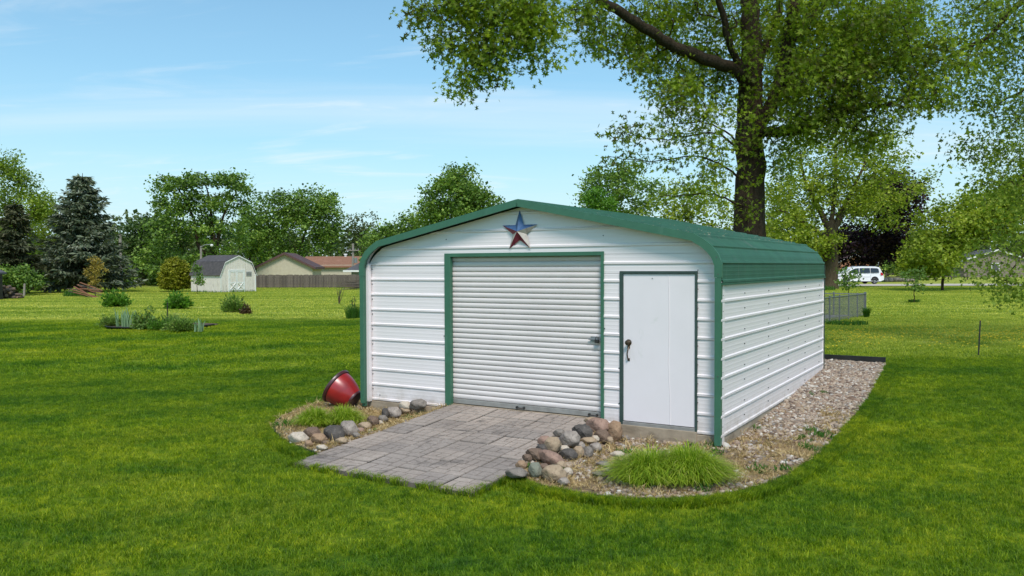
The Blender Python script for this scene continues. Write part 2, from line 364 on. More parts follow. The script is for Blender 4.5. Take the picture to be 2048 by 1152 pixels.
def blades_np(n, rad, hmin, hmax, wid, lean, seed, square=False):
    r_ = np.random.default_rng(seed)
    if square: bx = r_.uniform(-rad, rad, n); by = r_.uniform(-rad, rad, n)
    else:
        q = r_.uniform(0, 2*np.pi, n); rr = rad*np.sqrt(r_.uniform(0, 1, n)); bx = rr*np.cos(q); by = rr*np.sin(q)
    h = r_.uniform(hmin, hmax, n); a = r_.uniform(0, 2*np.pi, n); ln = h*r_.uniform(.2, 1, n)*lean
    dx, dy = np.cos(a), np.sin(a); fa = a+r_.normal(0, .7, n)+np.pi/2; wx, wy = np.cos(fa)*wid/2, np.sin(fa)*wid/2
    V = np.zeros((n, 5, 3)); z0 = np.zeros(n)
    V[:, 0] = np.stack([bx-wx, by-wy, z0], -1); V[:, 1] = np.stack([bx+wx, by+wy, z0], -1)
    mx, my = bx+dx*ln*.35, by+dy*ln*.35
    V[:, 2] = np.stack([mx+wx*.85, my+wy*.85, h*.6], -1); V[:, 3] = np.stack([mx-wx*.85, my-wy*.85, h*.6], -1)
    V[:, 4] = np.stack([bx+dx*ln, by+dy*ln, h*(1-.12*lean)], -1)
    b = np.arange(n)*5
    F = np.concatenate([np.stack([b, b+1, b+2], -1), np.stack([b, b+2, b+3], -1), np.stack([b+3, b+2, b+4], -1)])
    tv = r_.uniform(0, .93, n); tv[r_.uniform(0, 1, n) < .025] = 1; return V.reshape(-1, 3), F, np.tile(tv, 3)

def inside(poly, x, y):
    """vectorised point in polygon"""
    x = np.asarray(x); y = np.asarray(y); r_ = np.zeros(x.shape, bool); n = len(poly)
    for i in range(n):
        x1, y1 = poly[i]; x2, y2 = poly[(i+1) % n]
        c = ((y1 > y) != (y2 > y)); r_ ^= c & (x < (x2-x1)*(y-y1)/((y2-y1) if y2 != y1 else 1e-9)+x1)
    return r_
def smooth_poly(p, it=2, closed=True):
    for _ in range(it):
        q = []
        n = len(p)
        for i in range(n if closed else n-1):
            a, b = p[i], p[(i+1) % n]; q += [(a[0]*.75+b[0]*.25, a[1]*.75+b[1]*.25), (a[0]*.25+b[0]*.75, a[1]*.25+b[1]*.75)]
        if not closed: q = [p[0]]+q+[p[-1]]
        p = q
    return p
RAMP_U = (1.55, 3.99); RAMP_D = (-2.93, .17)
edgeR = smooth_poly([(1.58, -2.02), (1.3, -2.28), (.85, -2.40), (.2, -2.38), (-.42, -1.98), (-.84, -1.2), (-1.0, 0), (-1.03, 2.1), (-1.05, 4.2), (-.95, 6.3), (-.86, 7.85)], 2, False)
edgeL = smooth_poly([(3.97, -2.50), (4.4, -2.36), (5.04, -2.06), (5.72, -1.62), (6.12, -1.1), (6.42, -.45), (6.45, .1), (6.25, .6), (5.5, .75)], 2, False)
bedR = edgeR+[(.6, 7.85), (.6, .1), (1.52, .1)]
bedL = edgeL+[(5.5, .1), (3.99, .1)]
garage_fp = [(-.02, .02), (5.56, .02), (5.56, 6.3), (-.02, 6.3)]
ramp_fp = [(RAMP_U[0]+.03, RAMP_D[0]+.02), (RAMP_U[1]-.03, RAMP_D[0]+.02), (RAMP_U[1]-.03, .2), (RAMP_U[0]+.03, .2)]
isl_c = G(322, 651)

def ramp_z(d):
    t = (d-RAMP_D[0])/(RAMP_D[1]-RAMP_D[0]); return .018+.20*max(t, 0)**1.15
def support(x, y):
    u, d = w2loc(x, y); z = bed_z(u, d)
    if RAMP_D[0] < d < .3: z = max(z, ramp_z(d)*sstep((u-1.22)/.33)*sstep((4.32-u)/.33))
    return z
# beds: sheet of soil and straw with a slight mound at the wall
def bed_z(u, d, poly=None):
    x, y, _ = loc2w(u, d); z = g(x, y)+.012
    z += .012*math.exp(-(max(0, -u-.0)/.5)**2) if (u < 0.3 and d > -.3) else .0
    if -2.6 < d < .2:
        rz = ramp_z(d) if d > RAMP_D[0] else 0; z += .80*rz*(math.exp(-(max(0, 1.56-u)/.17)**2) if u < 2.5 else math.exp(-(max(0, u-3.98)/.17)**2))
    if -1 < d < .2: z += .020*math.exp(-((d-.1)/.5)**2)
    return z
def bed_sheet(name, poly):
    us = [p[0] for p in poly]; ds = [p[1] for p in poly]; st = .12; bm = bmesh.new()
    vs = [bm.verts.new(loc2w(u, d, 0)) for u, d in poly]; bm.faces.new(vs)
    bmesh.ops.triangulate(bm, faces=bm.faces)
    for _ in range(4):
        long = [e for e in bm.edges if e.calc_length() > .35]
        if not long: break
        bmesh.ops.subdivide_edges(bm, edges=long, cuts=1, use_grid_fill=False); bmesh.ops.triangulate(bm, faces=bm.faces)
    for v in bm.verts:
        u, d = w2loc(v.co.x, v.co.y); v.co.z = bed_z(u, d)+.008*mnoise.noise(v.co*3)
    bmesh.ops.recalc_face_normals(bm, faces=bm.faces)
    if sum(f.normal.z for f in bm.faces) < 0: bmesh.ops.reverse_faces(bm, faces=bm.faces)
    me = bpy.data.meshes.new(name); bm.to_mesh(me); bm.free(); me.materials.append(M['bed']); me.polygons.foreach_set('use_smooth', [True]*len(me.polygons))
    return link(name, me, kind='structure')
bed_sheet('garden_bed', bedR); bed_sheet('garden_bed', bedL)

def edging(pts, h, name, label, z_fn, th=.012):
    mb = MB(); pts3 = [loc2w(u, d, 0) for u, d in pts]; n = len(pts3); L_, R_ = [], []
    for i, p in enumerate(pts3):
        t = (pts3[min(i+1, n-1)]-pts3[max(i-1, 0)]).normalized(); s_ = Vector((-t.y, t.x, 0))*th; L_.append(p+s_); R_.append(p-s_)
    V = []; Fc = []
    for i in range(n):
        z = g(pts3[i].x, pts3[i].y); hh = h+.012*mnoise.noise(pts3[i]*1.3)
        V += [(L_[i].x, L_[i].y, z-.05), (L_[i].x, L_[i].y, z+hh), (R_[i].x, R_[i].y, z+hh), (R_[i].x, R_[i].y, z-.05)]
    for i in range(n-1):
        for j in range(4): Fc.append((4*i+j, 4*i+(j+1) % 4, 4*i+4+(j+1) % 4, 4*i+4+j))
    Fc += [(0, 1, 2, 3), (4*n-1, 4*n-2, 4*n-3, 4*n-4)]
    mb.add(V, Fc); return mb.build(name, M['edging'], smooth=False, label=label, cat='edging')
edging(edgeR[::1], .018, 'lawn_edging', 'dark curved plastic lawn edging round the gravel bed on the right of the garage', None)
edging([(-.86, 7.86), (.2, 7.88), (1.2, 7.9)], .13, 'lawn_edging', 'straight black lawn edging closing the far end of the gravel strip', None, .02)
edging(edgeL[::1], .028, 'lawn_edging', 'short dark lawn edging round the small bed left of the paved ramp', None)

# gravel
peb = []
for s_ in range(6):
    bm = bmesh.new(); bmesh.ops.create_icosphere(bm, subdivisions=2 if s_ < 2 else 1, radius=1)
    for v in bm.verts: v.co *= 1+.28*mnoise.noise(v.co*1.1+Vector((s_*7, 0, 0))); v.co.z *= .62; v.co.x *= 1.15
    me = bpy.data.meshes.new('pebble'); bm.to_mesh(me); bm.free(); me.materials.append(M['pebble']); me.polygons.foreach_set('use_smooth', [True]*len(me.polygons)); peb.append(me)
def scat_bed(name, poly, n, size, dens_fn, srcs, kind_label, zoff=0, flat=True, seed=1):
    r_ = np.random.default_rng(seed); us = np.array(poly)[:, 0]; ds = np.array(poly)[:, 1]
    u = r_.uniform(us.min(), us.max(), n); d = r_.uniform(ds.min(), ds.max(), n); k = inside(poly, u, d); u, d = u[k], d[k]
    k = np.array([dens_fn(a, b) for a, b in zip(u, d)]) > r_.uniform(0, 1, len(u)); u, d = u[k], d[k]; n = len(u)
    P = np.array([tuple(loc2w(a, b, bed_z(a, b))) for a, b in zip(u, d)]); P[:, 2] += r_.uniform(-.004, .010, n)+zoff
    sc = size*np.exp(r_.normal(0, .33, n)); ROT = np.stack([r_.normal(0, .3, n), r_.normal(0, .3, n), r_.uniform(0, 6.28, n)], -1)
    return P, ROT, np.stack([sc, sc, sc], -1), r_.integers(0, len(srcs), n)
def dens_peb(u, d):
    q = mnoise.noise(Vector((u*1.1, d*1.1, 3)))
    if d > .9 and u < .5: b = 1.0 if d > 2 else .75+.4*q
    else: b = .42+.9*q
    if u < -.55 and d < 2.4: b -= .3
    return b
A1 = scat_bed('gravel', bedR, 42000, .021, dens_peb, peb, None, seed=3); A2 = scat_bed('gravel', bedL, 7000, .019, lambda u, d: (.55 if (u > 5.2 and d > -.4) else .22)+.6*mnoise.noise(Vector((u*2, d*2, 9))), peb, None, seed=4)
scatter('gravel', np.concatenate([A1[0], A2[0]]), np.concatenate([A1[1], A2[1]]), np.concatenate([A1[2], A2[2]]), np.concatenate([A1[3], A2[3]]), peb, label='brown and cream river gravel beside the garage wall', cat='gravel', kind='stuff')
# dry straw tufts
straws = [npmesh('straw_tuft', *[q for q in blades_np(26, .05, .01, .045, .0042, 2.6, 50+i)][:2], M['straw'], attr=np.tile(np.random.default_rng(i).uniform(0, 1, 26), 3)) for i in range(4)]
def dens_straw(u, d):
    q = mnoise.noise(Vector((u*1.3+5, d*1.3, 1)))
    if d > 3: return .1+.4*q if u < -.85 else .0
    if u < .5 and d > 1.0 and u > -.55: return .12+.3*q
    return .62+.8*q
A1 = scat_bed('s', bedR, 6500, 1, dens_straw, straws, None, seed=13); A2 = scat_bed('s', bedL, 3200, 1, lambda u, d: .85+.6*mnoise.noise(Vector((u*2, d*2, 5))), straws, None, seed=14)
scatter('dry_grass', np.concatenate([A1[0], A2[0]]), np.concatenate([A1[1], A2[1]]), np.concatenate([A1[2], A2[2]]), np.concatenate([A1[3], A2[3]]), straws, label='dry straw coloured dead grass lying over the gravel beds', cat='dry grass', kind='stuff')
weeds = [npmesh('weed_tuft', *[q for q in blades_np(40, .07, .02, .07, .009, 1.2, 70+i)][:2], M['weed'], attr=np.tile(np.random.default_rng(i).uniform(0, 1, 40), 3)) for i in range(3)]
A1 = scat_bed('w', bedR, 900, 1, lambda u, d: (.5 if d < 2 else .03)*max(0, mnoise.noise(Vector((u*1.9+9, d*1.9, 7)))*2.2), weeds, None, seed=23); A2 = scat_bed('w', bedL, 300, 1, lambda u, d: .10+.5*mnoise.noise(Vector((u*2+3, d*2, 2))), weeds, None, seed=24)
scatter('weeds', np.concatenate([A1[0], A2[0]]), np.concatenate([A1[1], A2[1]]), np.concatenate([A1[2], A2[2]]), np.concatenate([A1[3], A2[3]]), weeds, label='small green weeds sprouting between the gravel and straw', cat='weeds', kind='stuff')

# ------------------------------------------------------------------ lawn blades
def lawn():
    src = []
    for i in range(6):
        V, F_, t_ = blades_np(300, .19, .020, .052, .0050, 1.2, 100+i); src.append(npmesh('grass_tuft', V, F_, M['blade'], attr=t_))
    for i in range(4):
        V, F_, t_ = blades_np(320, .42, .028, .065, .011, 1.1, 120+i); src.append(npmesh('grass_tuft', V, F_, M['blade'], attr=t_))
    for i in range(3):
        V, F_, t_ = blades_np(460, 1.0, .035, .075, .022, .9, 130+i); src.append(npmesh('grass_tuft', V, F_, M['blade'], attr=t_))
    P = []; SC = []; ID = []; r_ = np.random.default_rng(5)
    for (y0, y1, st, i0, i1) in ((5.4, 17, .235, 0, 6), (17, 32, .5, 6, 10), (32, 82, 1.25, 10, 13)):
        yy = np.arange(y0, y1, st)
        for y in yy:
            hw = y*.68+5.0; xx = np.arange(-hw, hw, st); n = len(xx)
            x = xx+r_.uniform(-.5, .5, n)*st; y_ = y+r_.uniform(-.5, .5, n)*st
            u = (x-OX)*ex[0]+(y_-OY)*ex[1]; d = (x-OX)*ey[0]+(y_-OY)*ey[1]
            k = np.ones(n, bool)
            marg = .12 if st < .3 else .2
            for poly in (bedR, bedL, garage_fp, ramp_fp):
                for du, dd_ in ((0, 0), (marg, 0), (-marg, 0), (0, marg), (0, -marg)): k &= ~inside(poly, u+du, d+dd_)
            k &= ((x-isl_c.x)/1.75)**2+((y_-isl_c.y)/1.4)**2 > 1
            k &= ~((y_ > 74.5) & (y_ < 84.5) & (x > 28))
            x, y_, d = x[k], y_[k], d[k]; n = len(x); tt = np.clip(d/7.5, 0, 1); z = .28*tt*tt*(3-2*tt)-.035
            P.append(np.stack([x, y_, z], -1)); sc = r_.uniform(.85, 1.15, n); SC.append(np.stack([np.ones(n), np.ones(n), sc], -1)); ID.append(r_.integers(i0, i1, n))
    P = np.concatenate(P); n = len(P); ROT = np.zeros((n, 3)); ROT[:, 2] = r_.uniform(0, 6.28, n)
    # fine clumps right along the bed and ramp borders
    EP = []
    V, F_, t_ = blades_np(70, .055, .045, .105, .0056, 1.1, 140); src.append(npmesh('grass_tuft', V, F_, M['blade'], attr=t_))
    def border(pts, off, sgn):
        for i in range(len(pts)-1):
            a = np.array(pts[i]); b = np.array(pts[i+1]); L_ = np.linalg.norm(b-a); nn = max(1, int(L_/.035)); t = (b-a)/L_; nr = np.array([t[1], -t[0]])*sgn
            for q in range(nn):
                for o_ in (.03, .08, .13):
                    p = a+t*L_*(q+random.random())/nn+nr*(o_+off+random.uniform(-.03, .02)); EP.append(p)
    def sgn_out(pts, poly):
        a = np.array(pts[len(pts)//2]); b = np.array(pts[len(pts)//2+1]); t = (b-a)/np.linalg.norm(b-a); nr = np.array([t[1], -t[0]]); q = (a+b)/2+nr*.15
        return -1 if inside(poly, q[0:1], q[1:2])[0] else 1
    border(edgeR, .03, sgn_out(edgeR, bedR)); border(edgeL, .03, sgn_out(edgeL, bedL))
    border([(RAMP_U[1], RAMP_D[0]), (RAMP_U[0], RAMP_D[0])], .0, 1 if not inside(ramp_fp, [2.7], [RAMP_D[0]+.1])[0] else 1)
    border([(RAMP_U[0], RAMP_D[0]), (RAMP_U[0], -2.05)], .0, 1); border([(RAMP_U[1], -2.42), (RAMP_U[1], RAMP_D[0])], .0, 1)
    E_ = []
    for p in EP:
        if inside(ramp_fp, p[0:1], p[1:2])[0]: continue
        v = loc2w(p[0], p[1]); E_.append((v.x, v.y, g(v.x, v.y)-.035))
    E_ = np.array(E_); m_ = len(E_); P = np.concatenate([P, E_]); R2 = np.zeros((m_, 3)); R2[:, 2] = r_.uniform(0, 6.28, m_); ROT = np.concatenate([ROT, R2])
    SC.append(np.stack([np.ones(m_), np.ones(m_), r_.uniform(.8, 1.15, m_)], -1)); ID.append(np.full(m_, 13))
    scatter('grass', P, ROT, np.concatenate(SC), np.concatenate(ID), src, label='mown green lawn grass all round the garage', cat='grass', kind='stuff')
    print('grass tufts', n, m_)
lawn()

# ------------------------------------------------------------------ garage
GR = empty('metal_garage', (OX, OY, 0), -YAW, label='white ribbed metal garage with rounded green trim, roll-up door and walk door', cat='garage')
REC = .161; S9 = .2286; ZK = 2.2425; HALF = 2.772
# outline of the end bow in (u, z), right half; mirrored for the left
bow = [(0, .08), (0, 2.215), (.045, 2.33), (.11, 2.415), (.20, 2.49), (.335, 2.572), (HALF, 3.083)]
bow_full = bow+[(2*HALF-u, z) for u, z in reversed(bow[:-1])]
def bow_u(z, inset=.0):      # inner right limit of the wall at height z
    z = z+inset*.95
    for (u1, z1), (u2, z2) in zip(bow, bow[1:]):
        if z1 <= z <= z2: return u1+(u2-u1)*(z-z1)/(z2-z1)+inset*(1 if z < 2.25 else .25)
    return HALF
def rib_profile(z0, z1):
    """(z, out) points of the corrugation between z0 and z1"""
    pts = []; k = math.floor((ZK-z0)/S9)+2
    while k > (ZK-z1)/S9-2:
        c = ZK-k*S9
        for dz, o_ in ((-.024, 0), (-.012, .015), (.010, .015), (.022, 0), (.058, 0), (.064, .0008), (.076, .0008), (.082, 0), (.108, 0), (.114, .0008), (.128, .0008), (.134, 0), (.160, 0), (.166, .0008), (.178, .0008), (.184, 0)):
            pts.append((c+dz, o_))
        k -= 1
    pts.sort(); p2 = [p for p in pts if z0 < p[0] < z1]
    def val(z):
        for a, b in zip(pts, pts[1:]):
            if a[0] <= z <= b[0]: return a[1]+(b[1]-a[1])*(z-a[0])/(b[0]-a[0]+1e-9)
        return 0
    return [(z0, val(z0))]+p2+[(z1, val(z1))]
def wall_panel(z0, z1, ur, ul, name='wall_panel'):
    """ribbed sheet on the front wall; ur(z), ul(z) are its limits"""
    V = []; F_ = []
    prof = [(z, o_) for z, o_ in rib_profile(z0, z1) if ul(z)-ur(z) > .01]
    for z, o_ in prof: V += [(-ur(z), REC-.0-o_, z), (-ul(z), REC-o_, z)]
    for i in range(len(prof)-1): F_.append((2*i, 2*i+1, 2*i+3, 2*i+2))
    mb = MB(); mb.add(V, F_); o = mb.build(name, M['white_metal'], GR); md = o.modifiers.new('thickness', 'SOLIDIFY'); md.thickness = .0025; md.offset = 0; return o
cR = lambda z: max(bow_u(z, .075), .02); cL = lambda z: 2*HALF-cR(z)
DL, DR_ = 4.035, 1.597        # rough opening of the roll-up door
PLu, PRu = 1.32, .345         # opening of the walk door
br = [.165, .43+.0, 1.328, 2.10]
rows = [(.165, .1852+.2286), (.4138, 1.3282), (1.3282, 2.2426)]
rows = [(.165, .642), (.645, 1.327), (1.330, 2.105)]
for i, (a, b) in enumerate(rows): wall_panel(a, b, lambda z: DL, cL)
for i, (a, b) in enumerate(rows): wall_panel(a, b, lambda z: PLu, lambda z: DR_)
for i, (a, b) in enumerate(rows): wall_panel(a, b, cR, lambda z: PRu)
wall_panel(2.108, 2.352, lambda z: DL, cL); wall_panel(2.108, 2.352, cR, lambda z: DR_)
wall_panel(2.355, 2.70, cR, cL); wall_panel(2.703, 3.02, cR, cL)
# side walls of the garage and the rear wall
LEN = 6.30
def side_panel(z0, z1, x, sgn, y0, y1, mat, name):
    prof = rib_profile(z0, z1); V = []; F_ = []
    for z, o_ in prof: V += [(x+sgn*o_, y0, z), (x+sgn*o_, y1, z)]
    for i in range(len(prof)-1): F_.append((2*i, 2*i+1, 2*i+3, 2*i+2))
    mb = MB(); mb.add(V, F_); o = mb.build(name, mat, GR); md = o.modifiers.new('thickness', 'SOLIDIFY'); md.thickness = .0025; md.offset = 0
for sgn, x in ((1, -.012), (-1, -2*HALF+.012)):
    for z0, z1 in ((.155, .641), (.644, 1.327), (1.330, 2.012)): side_panel(z0, z1, x, sgn, .012, LEN-.01, M['white_metal'], 'wall_panel')
mb = MB(); mb.prism([(-u, z) for u, z in [(u, max(z, .165)) for u, z in bow_full] if True][::-1], LEN-.03, LEN-.02); mb.build('rear_wall', M['white_metal'], GR)
# dark edge strip at the rear corner
MB().box(.004, .016, LEN-.012, LEN+.012, .12, 2.2).build('corner_trim', M['dark_trim'], GR)
# roof skin: follows the bow with ribs
def roof(side):
    pts = [(0, 1.992)]+bow[1:]
    # resample with ribs along arc length
    path = [Vector((u, z)) for u, z in pts]; L_ = [0]
    for a, b in zip(path, path[1:]): L_.append(L_[-1]+(b-a).length)
    def at(s_):
        for i in range(len(path)-1):
            if s_ <= L_[i+1]+1e-9:
                t = (s_-L_[i])/(L_[i+1]-L_[i]); p = path[i].lerp(path[i+1], t); d_ = (path[i+1]-path[i]).normalized(); return p, d_
        return path[-1], (path[-1]-path[-2]).normalized()
    ss = set([0.0, L_[-1]])
    for l in L_[1:-1]: ss.add(l)
    first = 2.2425-1.992
    prof = []
    k = -1; s_ = first-S9
    while s_ < L_[-1]+.1:
        for dz, o_ in ((-.026, 0), (-.012, .018), (.012, .018), (.026, 0)): prof.append((s_+dz, o_))
        for q in (.064, .114, .166): prof += [(s_+q-.006, 0), (s_+q, .0010), (s_+q+.012, .0010), (s_+q+.018, 0)]
        s_ += S9
    allp = [(s_, None) for s_ in ss]+[p for p in prof if 0 < p[0] < L_[-1]]
    allp.sort(key=lambda p: p[0])
    def oval(s_):
        for a, b in zip(prof, prof[1:]):
            if a[0] <= s_ <= b[0]: return a[1]+(b[1]-a[1])*(s_-a[0])/(b[0]-a[0]+1e-9)
        return 0
    # split in three courses so that each sheet is a piece of its own
    cuts = [0, .92, 1.84, L_[-1]]
    for c0, c1_ in zip(cuts, cuts[1:]):
        pr = [c0+.0005]+[p[0] for p in allp if c0+.001 < p[0] < c1_-.001]+[c1_-.0005]; V = []; F_ = []
        for s_ in pr:
            # smoothed normal
            a, da = at(max(0, s_-.05)); b, db = at(min(L_[-1], s_+.05)); dd_ = (da+db).normalized(); nrm = Vector((-dd_.y, dd_.x)); p, _ = at(s_)
            o_ = .001+oval(s_)
            q = p+nrm*o_; u = q.x
            x = -u if side > 0 else -(2*HALF-u)
            V += [(x, .028, q.y), (x, LEN+.01, q.y)]
        for i in range(len(pr)-1): F_.append((2*i, 2*i+1, 2*i+3, 2*i+2))
        mb = MB(); mb.add(V, F_); o = mb.build('roof_panel', M['green_roof'], GR); md = o.modifiers.new('thickness', 'SOLIDIFY'); md.thickness = .003; md.offset = 0
roof(1); roof(-1)
MB().tube([(-HALF, .03, 3.086), (-HALF, LEN+.02, 3.086)], .02, 8).build('ridge_cap', M['green_roof'], GR)
# lower lip of the green band
for x in (.012, -2*HALF-.012): MB().box(x-.012, x+.014, .03, LEN+.01, 1.972, 1.995).build('drip_edge', M['green_roof'], GR)
# front trim following the bow: face plate with a return over the roof
def offset_poly(pts, o_):
    res = []
    n = len(pts)
    for i, p in enumerate(pts):
        a = Vector(pts[max(i-1, 0)]); b = Vector(pts[min(i+1, n-1)]); p = Vector(p)
        d1 = (p-a).normalized() if i > 0 else (b-p).normalized(); d2 = (b-p).normalized() if i < n-1 else d1
        n1 = Vector((-d1.y, d1.x)); n2 = Vector((-d2.y, d2.x)); nn = (n1+n2).normalized(); s_ = 1/max(.3, nn.dot(n1)); res.append(p+nn*o_*s_)
    return res
def bow_trim(y0, y1, outer, inner, name, mat, pts=bow_full):
    A_ = offset_poly(pts, outer); B_ = offset_poly(pts, -inner); V = []; F_ = []
    for a, b in zip(A_, B_): V += [(-a.x, y0, a.y), (-b.x, y0, b.y), (-b.x, y1, b.y), (-a.x, y1, a.y)]
    for i in range(len(A_)-1):
        for j in range(4): F_.append((4*i+j, 4*i+(j+1) % 4, 4*i+4+(j+1) % 4, 4*i+4+j))
    F_ += [(0, 1, 2, 3), (4*len(A_)-1, 4*len(A_)-2, 4*len(A_)-3, 4*len(A_)-4)]
    mb = MB(); mb.add(V, F_); return mb.build(name, mat, GR)
half1 = bow_full[:7]; half2 = bow_full[6:]
# check orientation of the outward normal: the right-hand post must grow towards negative u
sg = -1 if offset_poly(bow, .1)[0].x > 0 else 1
def trim_part(pts, name='bow_trim', inn=.076):
    return bow_trim(-.004, .0265, (.017 if inn > .07 else .004)*sg, inn*sg, name, M['green_trim'], pts)
trim_part([(0, .08), (0, 2.06)], 'corner_post', .0699); trim_part([(2*HALF, 2.06), (2*HALF, .13)], 'corner_post', .066)
trim_part([(0, 2.063)]+bow[1:]); trim_part(half2[:-1]+[(2*HALF, 2.063)])
bow_trim(.0275, .075, .0*sg, .055*sg, 'frame_bow', M['green_trim'])
bow_trim(.075, REC+.012, .0, .02*sg, 'soffit', M['white_metal'])
# white inner edge strip behind the left post
MB().box(-2*HALF+.04, -2*HALF+.10, .077, REC-.022, .15, 2.25).build('edge_strip', M['white_metal'], GR)
# slab
mb = MB(); mb.box(-2*HALF-.0, -.012+.0, REC-.018, LEN-.02, -.15, .158); mb.build('slab', M['concrete'], GR, bevel=.006)
MB().box(-1.35, -.33, REC-.035, REC-.0185, -.15, .19).build('step_kerb', M['concrete'], GR, bevel=.004)
MB().box(-DL, -DR_, REC-.0, REC+.30, .1585, .222).build('sill_kerb', M['concrete'], GR)
# roll-up door
yD = REC+.06
RD = MB().box(-DL-.0, -DR_+.0, yD+.06, yD+.07, .20, 2.40).build('roll_door', M['dark_metal'], GR)
prof = [(0, .020), (.004, .004), (.012, .0), (.030, -.004), (.048, -.003), (.062, .003), (.0685, .016), (.073, .020)]
nsl = 28; z0s = .300; pitch = (2.345-z0s)/nsl
mb = MB(); V = []; F_ = []
for z, o_ in prof: V += [(0, o_, z*pitch/.073), (DL-DR_-.012, o_, z*pitch/.073)]
for i in range(len(prof)-1): F_.append((2*i, 2*i+1, 2*i+3, 2*i+2))
mb.add(V, F_); slat_me = mb.mesh('slat', M['slat'], True)
for p in slat_me.polygons: p.use_smooth = True
for i in range(nsl): link('slat', slat_me, RD, (-DL+.006, yD, z0s+i*pitch))
MB().box(-DL+.006, -DR_-.006, yD-.012, yD+.02, .232, .298).build('bottom_bar', M['bar'], RD, bevel=.004)
def pull(x):
    mb = MB(); mb.tube([(x-.055, yD-.03, .262), (x-.03, yD-.045, .258), (x+.03, yD-.045, .258), (x+.055, yD-.03, .262)], .008, 8)
    for s_ in (-1, 1): mb.tube([(x+s_*.055, yD-.011, .262), (x+s_*.055, yD-.035, .262)], .017, 10)
    mb.build('pull_handle', M['dark_metal'], RD, smooth=False)
pull(-2.84); pull(-1.74)
mb = MB(); mb.box(-1.775, -1.655, yD-.022, yD-.008, 1.218, 1.285); mb.tube([(-1.80, yD-.03, 1.25), (-1.62, yD-.03, 1.25)], .009, 8); mb.build('slide_latch', M['steel'], RD)
mb = MB(); mb.box(-1.70, -1.645, yD-.062, yD-.035, 1.205, 1.248); mb.tube([(-1.69, yD-.048, 1.245), (-1.69, yD-.048, 1.275), (-1.672, yD-.048, 1.288), (-1.655, yD-.048, 1.275), (-1.655, yD-.048, 1.245)], .005, 6); mb.build('padlock', M['dark_metal'], RD)
# green door surround
def frame(x0, x1, z0, z1, w_, y0, y1, mat, name, bottom=False):
    MB().box(x0-w_, x0, y0, y1, z0, z1+w_).build(name, mat, GR, bevel=.003); MB().box(x1, x1+w_*.45, y0, y1, z0, z1+w_).build(name, mat, GR, bevel=.003)
    MB().box(x0+.0005, x1-.0005, y0, y1, z1, z1+w_).build(name, mat, GR, bevel=.003)
MB().box(-4.067, -3.965, REC-.028, REC+.04, .19, 2.39).build('door_trim', M['green_trim'], GR, bevel=.003)
MB().box(-1.602, -1.562, REC-.028, REC+.04, .19, 2.39).build('door_trim', M['green_trim'], GR, bevel=.003)
MB().box(-3.9645, -1.6025, REC-.028, REC+.04, 2.338, 2.39).build('door_trim', M['green_trim'], GR, bevel=.003)
# walk door
WD = MB().box(-1.295, -.359, REC-.006, REC+.03, .238, 2.10).build('walk_door', M['door_white'], GR, bevel=.003)
for (x0, x1, z0, z1) in ((-1.341, -1.298, .185, 2.137), (-.3555, -.327, .185, 2.137), (-1.2975, -.356, 2.103, 2.137)): MB().box(x0, x1, REC-.024, REC+.035, z0, z1).build('door_frame', M['dark_trim'], GR, bevel=.003)
MB().box(-1.2975, -.356, REC-.022, REC+.035, .186, .230).build('threshold', M['bar'], GR, bevel=.002)
# slightly crooked raised joint in the door skin
mb = MB(); jp = [(-.694, 2.095), (-.688, 1.8), (-.684, 1.45), (-.690, 1.2), (-.694, 1.0), (-.684, .78), (-.676, .6), (-.674, .242)]
for (xa, za), (xb, zb) in zip(jp, jp[1:]): mb.add([(xa-.006, REC-.0062, za), (xa+.006, REC-.0062, za), (xb+.006, REC-.0062, zb), (xb-.006, REC-.0062, zb), (xa, REC-.0115, za), (xb, REC-.0115, zb)], [(0, 4, 5, 3), (4, 1, 2, 5)])
mb.build('door_joint', M['door_white'], WD)
mb = MB(); Mx = Matrix.Translation((-1.221, REC-.006, 1.235))@Matrix.Rotation(R(90), 4, 'X'); mb.lathe([(.040, 0), (.040, .006), (.022, .012), (.012, .02), (.012, .035), (.026, .042), (.031, .055), (.024, .068), (.006, .072)], 20, Mx); mb.build('door_knob', M['bronze'], WD, smooth='angle')
mb = MB(); mb.tube([(-1.221, REC-.008, 1.175), (-1.221, REC-.04, 1.14), (-1.224, REC-.052, 1.09), (-1.222, REC-.04, 1.04), (-1.221, REC-.010, 1.02)], [.011, .008, .009, .008, .010], 8); mb.box(-1.236, -1.206, REC-.012, REC-.006, 1.0, 1.035); mb.box(-1.238, -1.204, REC-.012, REC-.006, 1.16, 1.20); mb.build('grab_handle', M['bronze'], WD)
MB().tube([(-.905, REC-.012, 2.045), (-.905, REC-.004, 2.045)], .008, 8).build('door_stud', M['steel'], WD)
# screws
mb = MB()
def screw_f(u, z, y=REC-.003): mb.box(-u-.006, -u+.006, y-.008, y, z-.006, z+.006)
for k in range(-1, 10):
    zz = ZK-k*S9-.075
    if .2 < zz < 2.2:
        screw_f(5.435, zz); screw_f(.318, zz-.02, REC-.022)
for u, z in ((4.043, 2.591), (1.573, 2.593), (5.3, .25), (4.55, .22), (4.09, 1.2), (1.555, 1.4), (1.355, .9), (1.355, .45)): screw_f(u, z)
for d in (.10, 1.05, 2.28, 3.5, 4.72, 5.9):
    for k in range(1, 10):
        zz = ZK-k*S9+.085+(.02 if k % 2 else -.02)
        if .2 < zz < 1.98: mb.box(-.012, .003, d-.006, d+.006, zz-.006, zz+.006)
for u, z in ((-.0, .9), (0, 2.1), (.02, 2.3)): mb.box(-u-.034, -u-.022, -.009, -.003, z-.006, z+.006)
mb.build('screws', M['screw'], GR, kind='stuff')
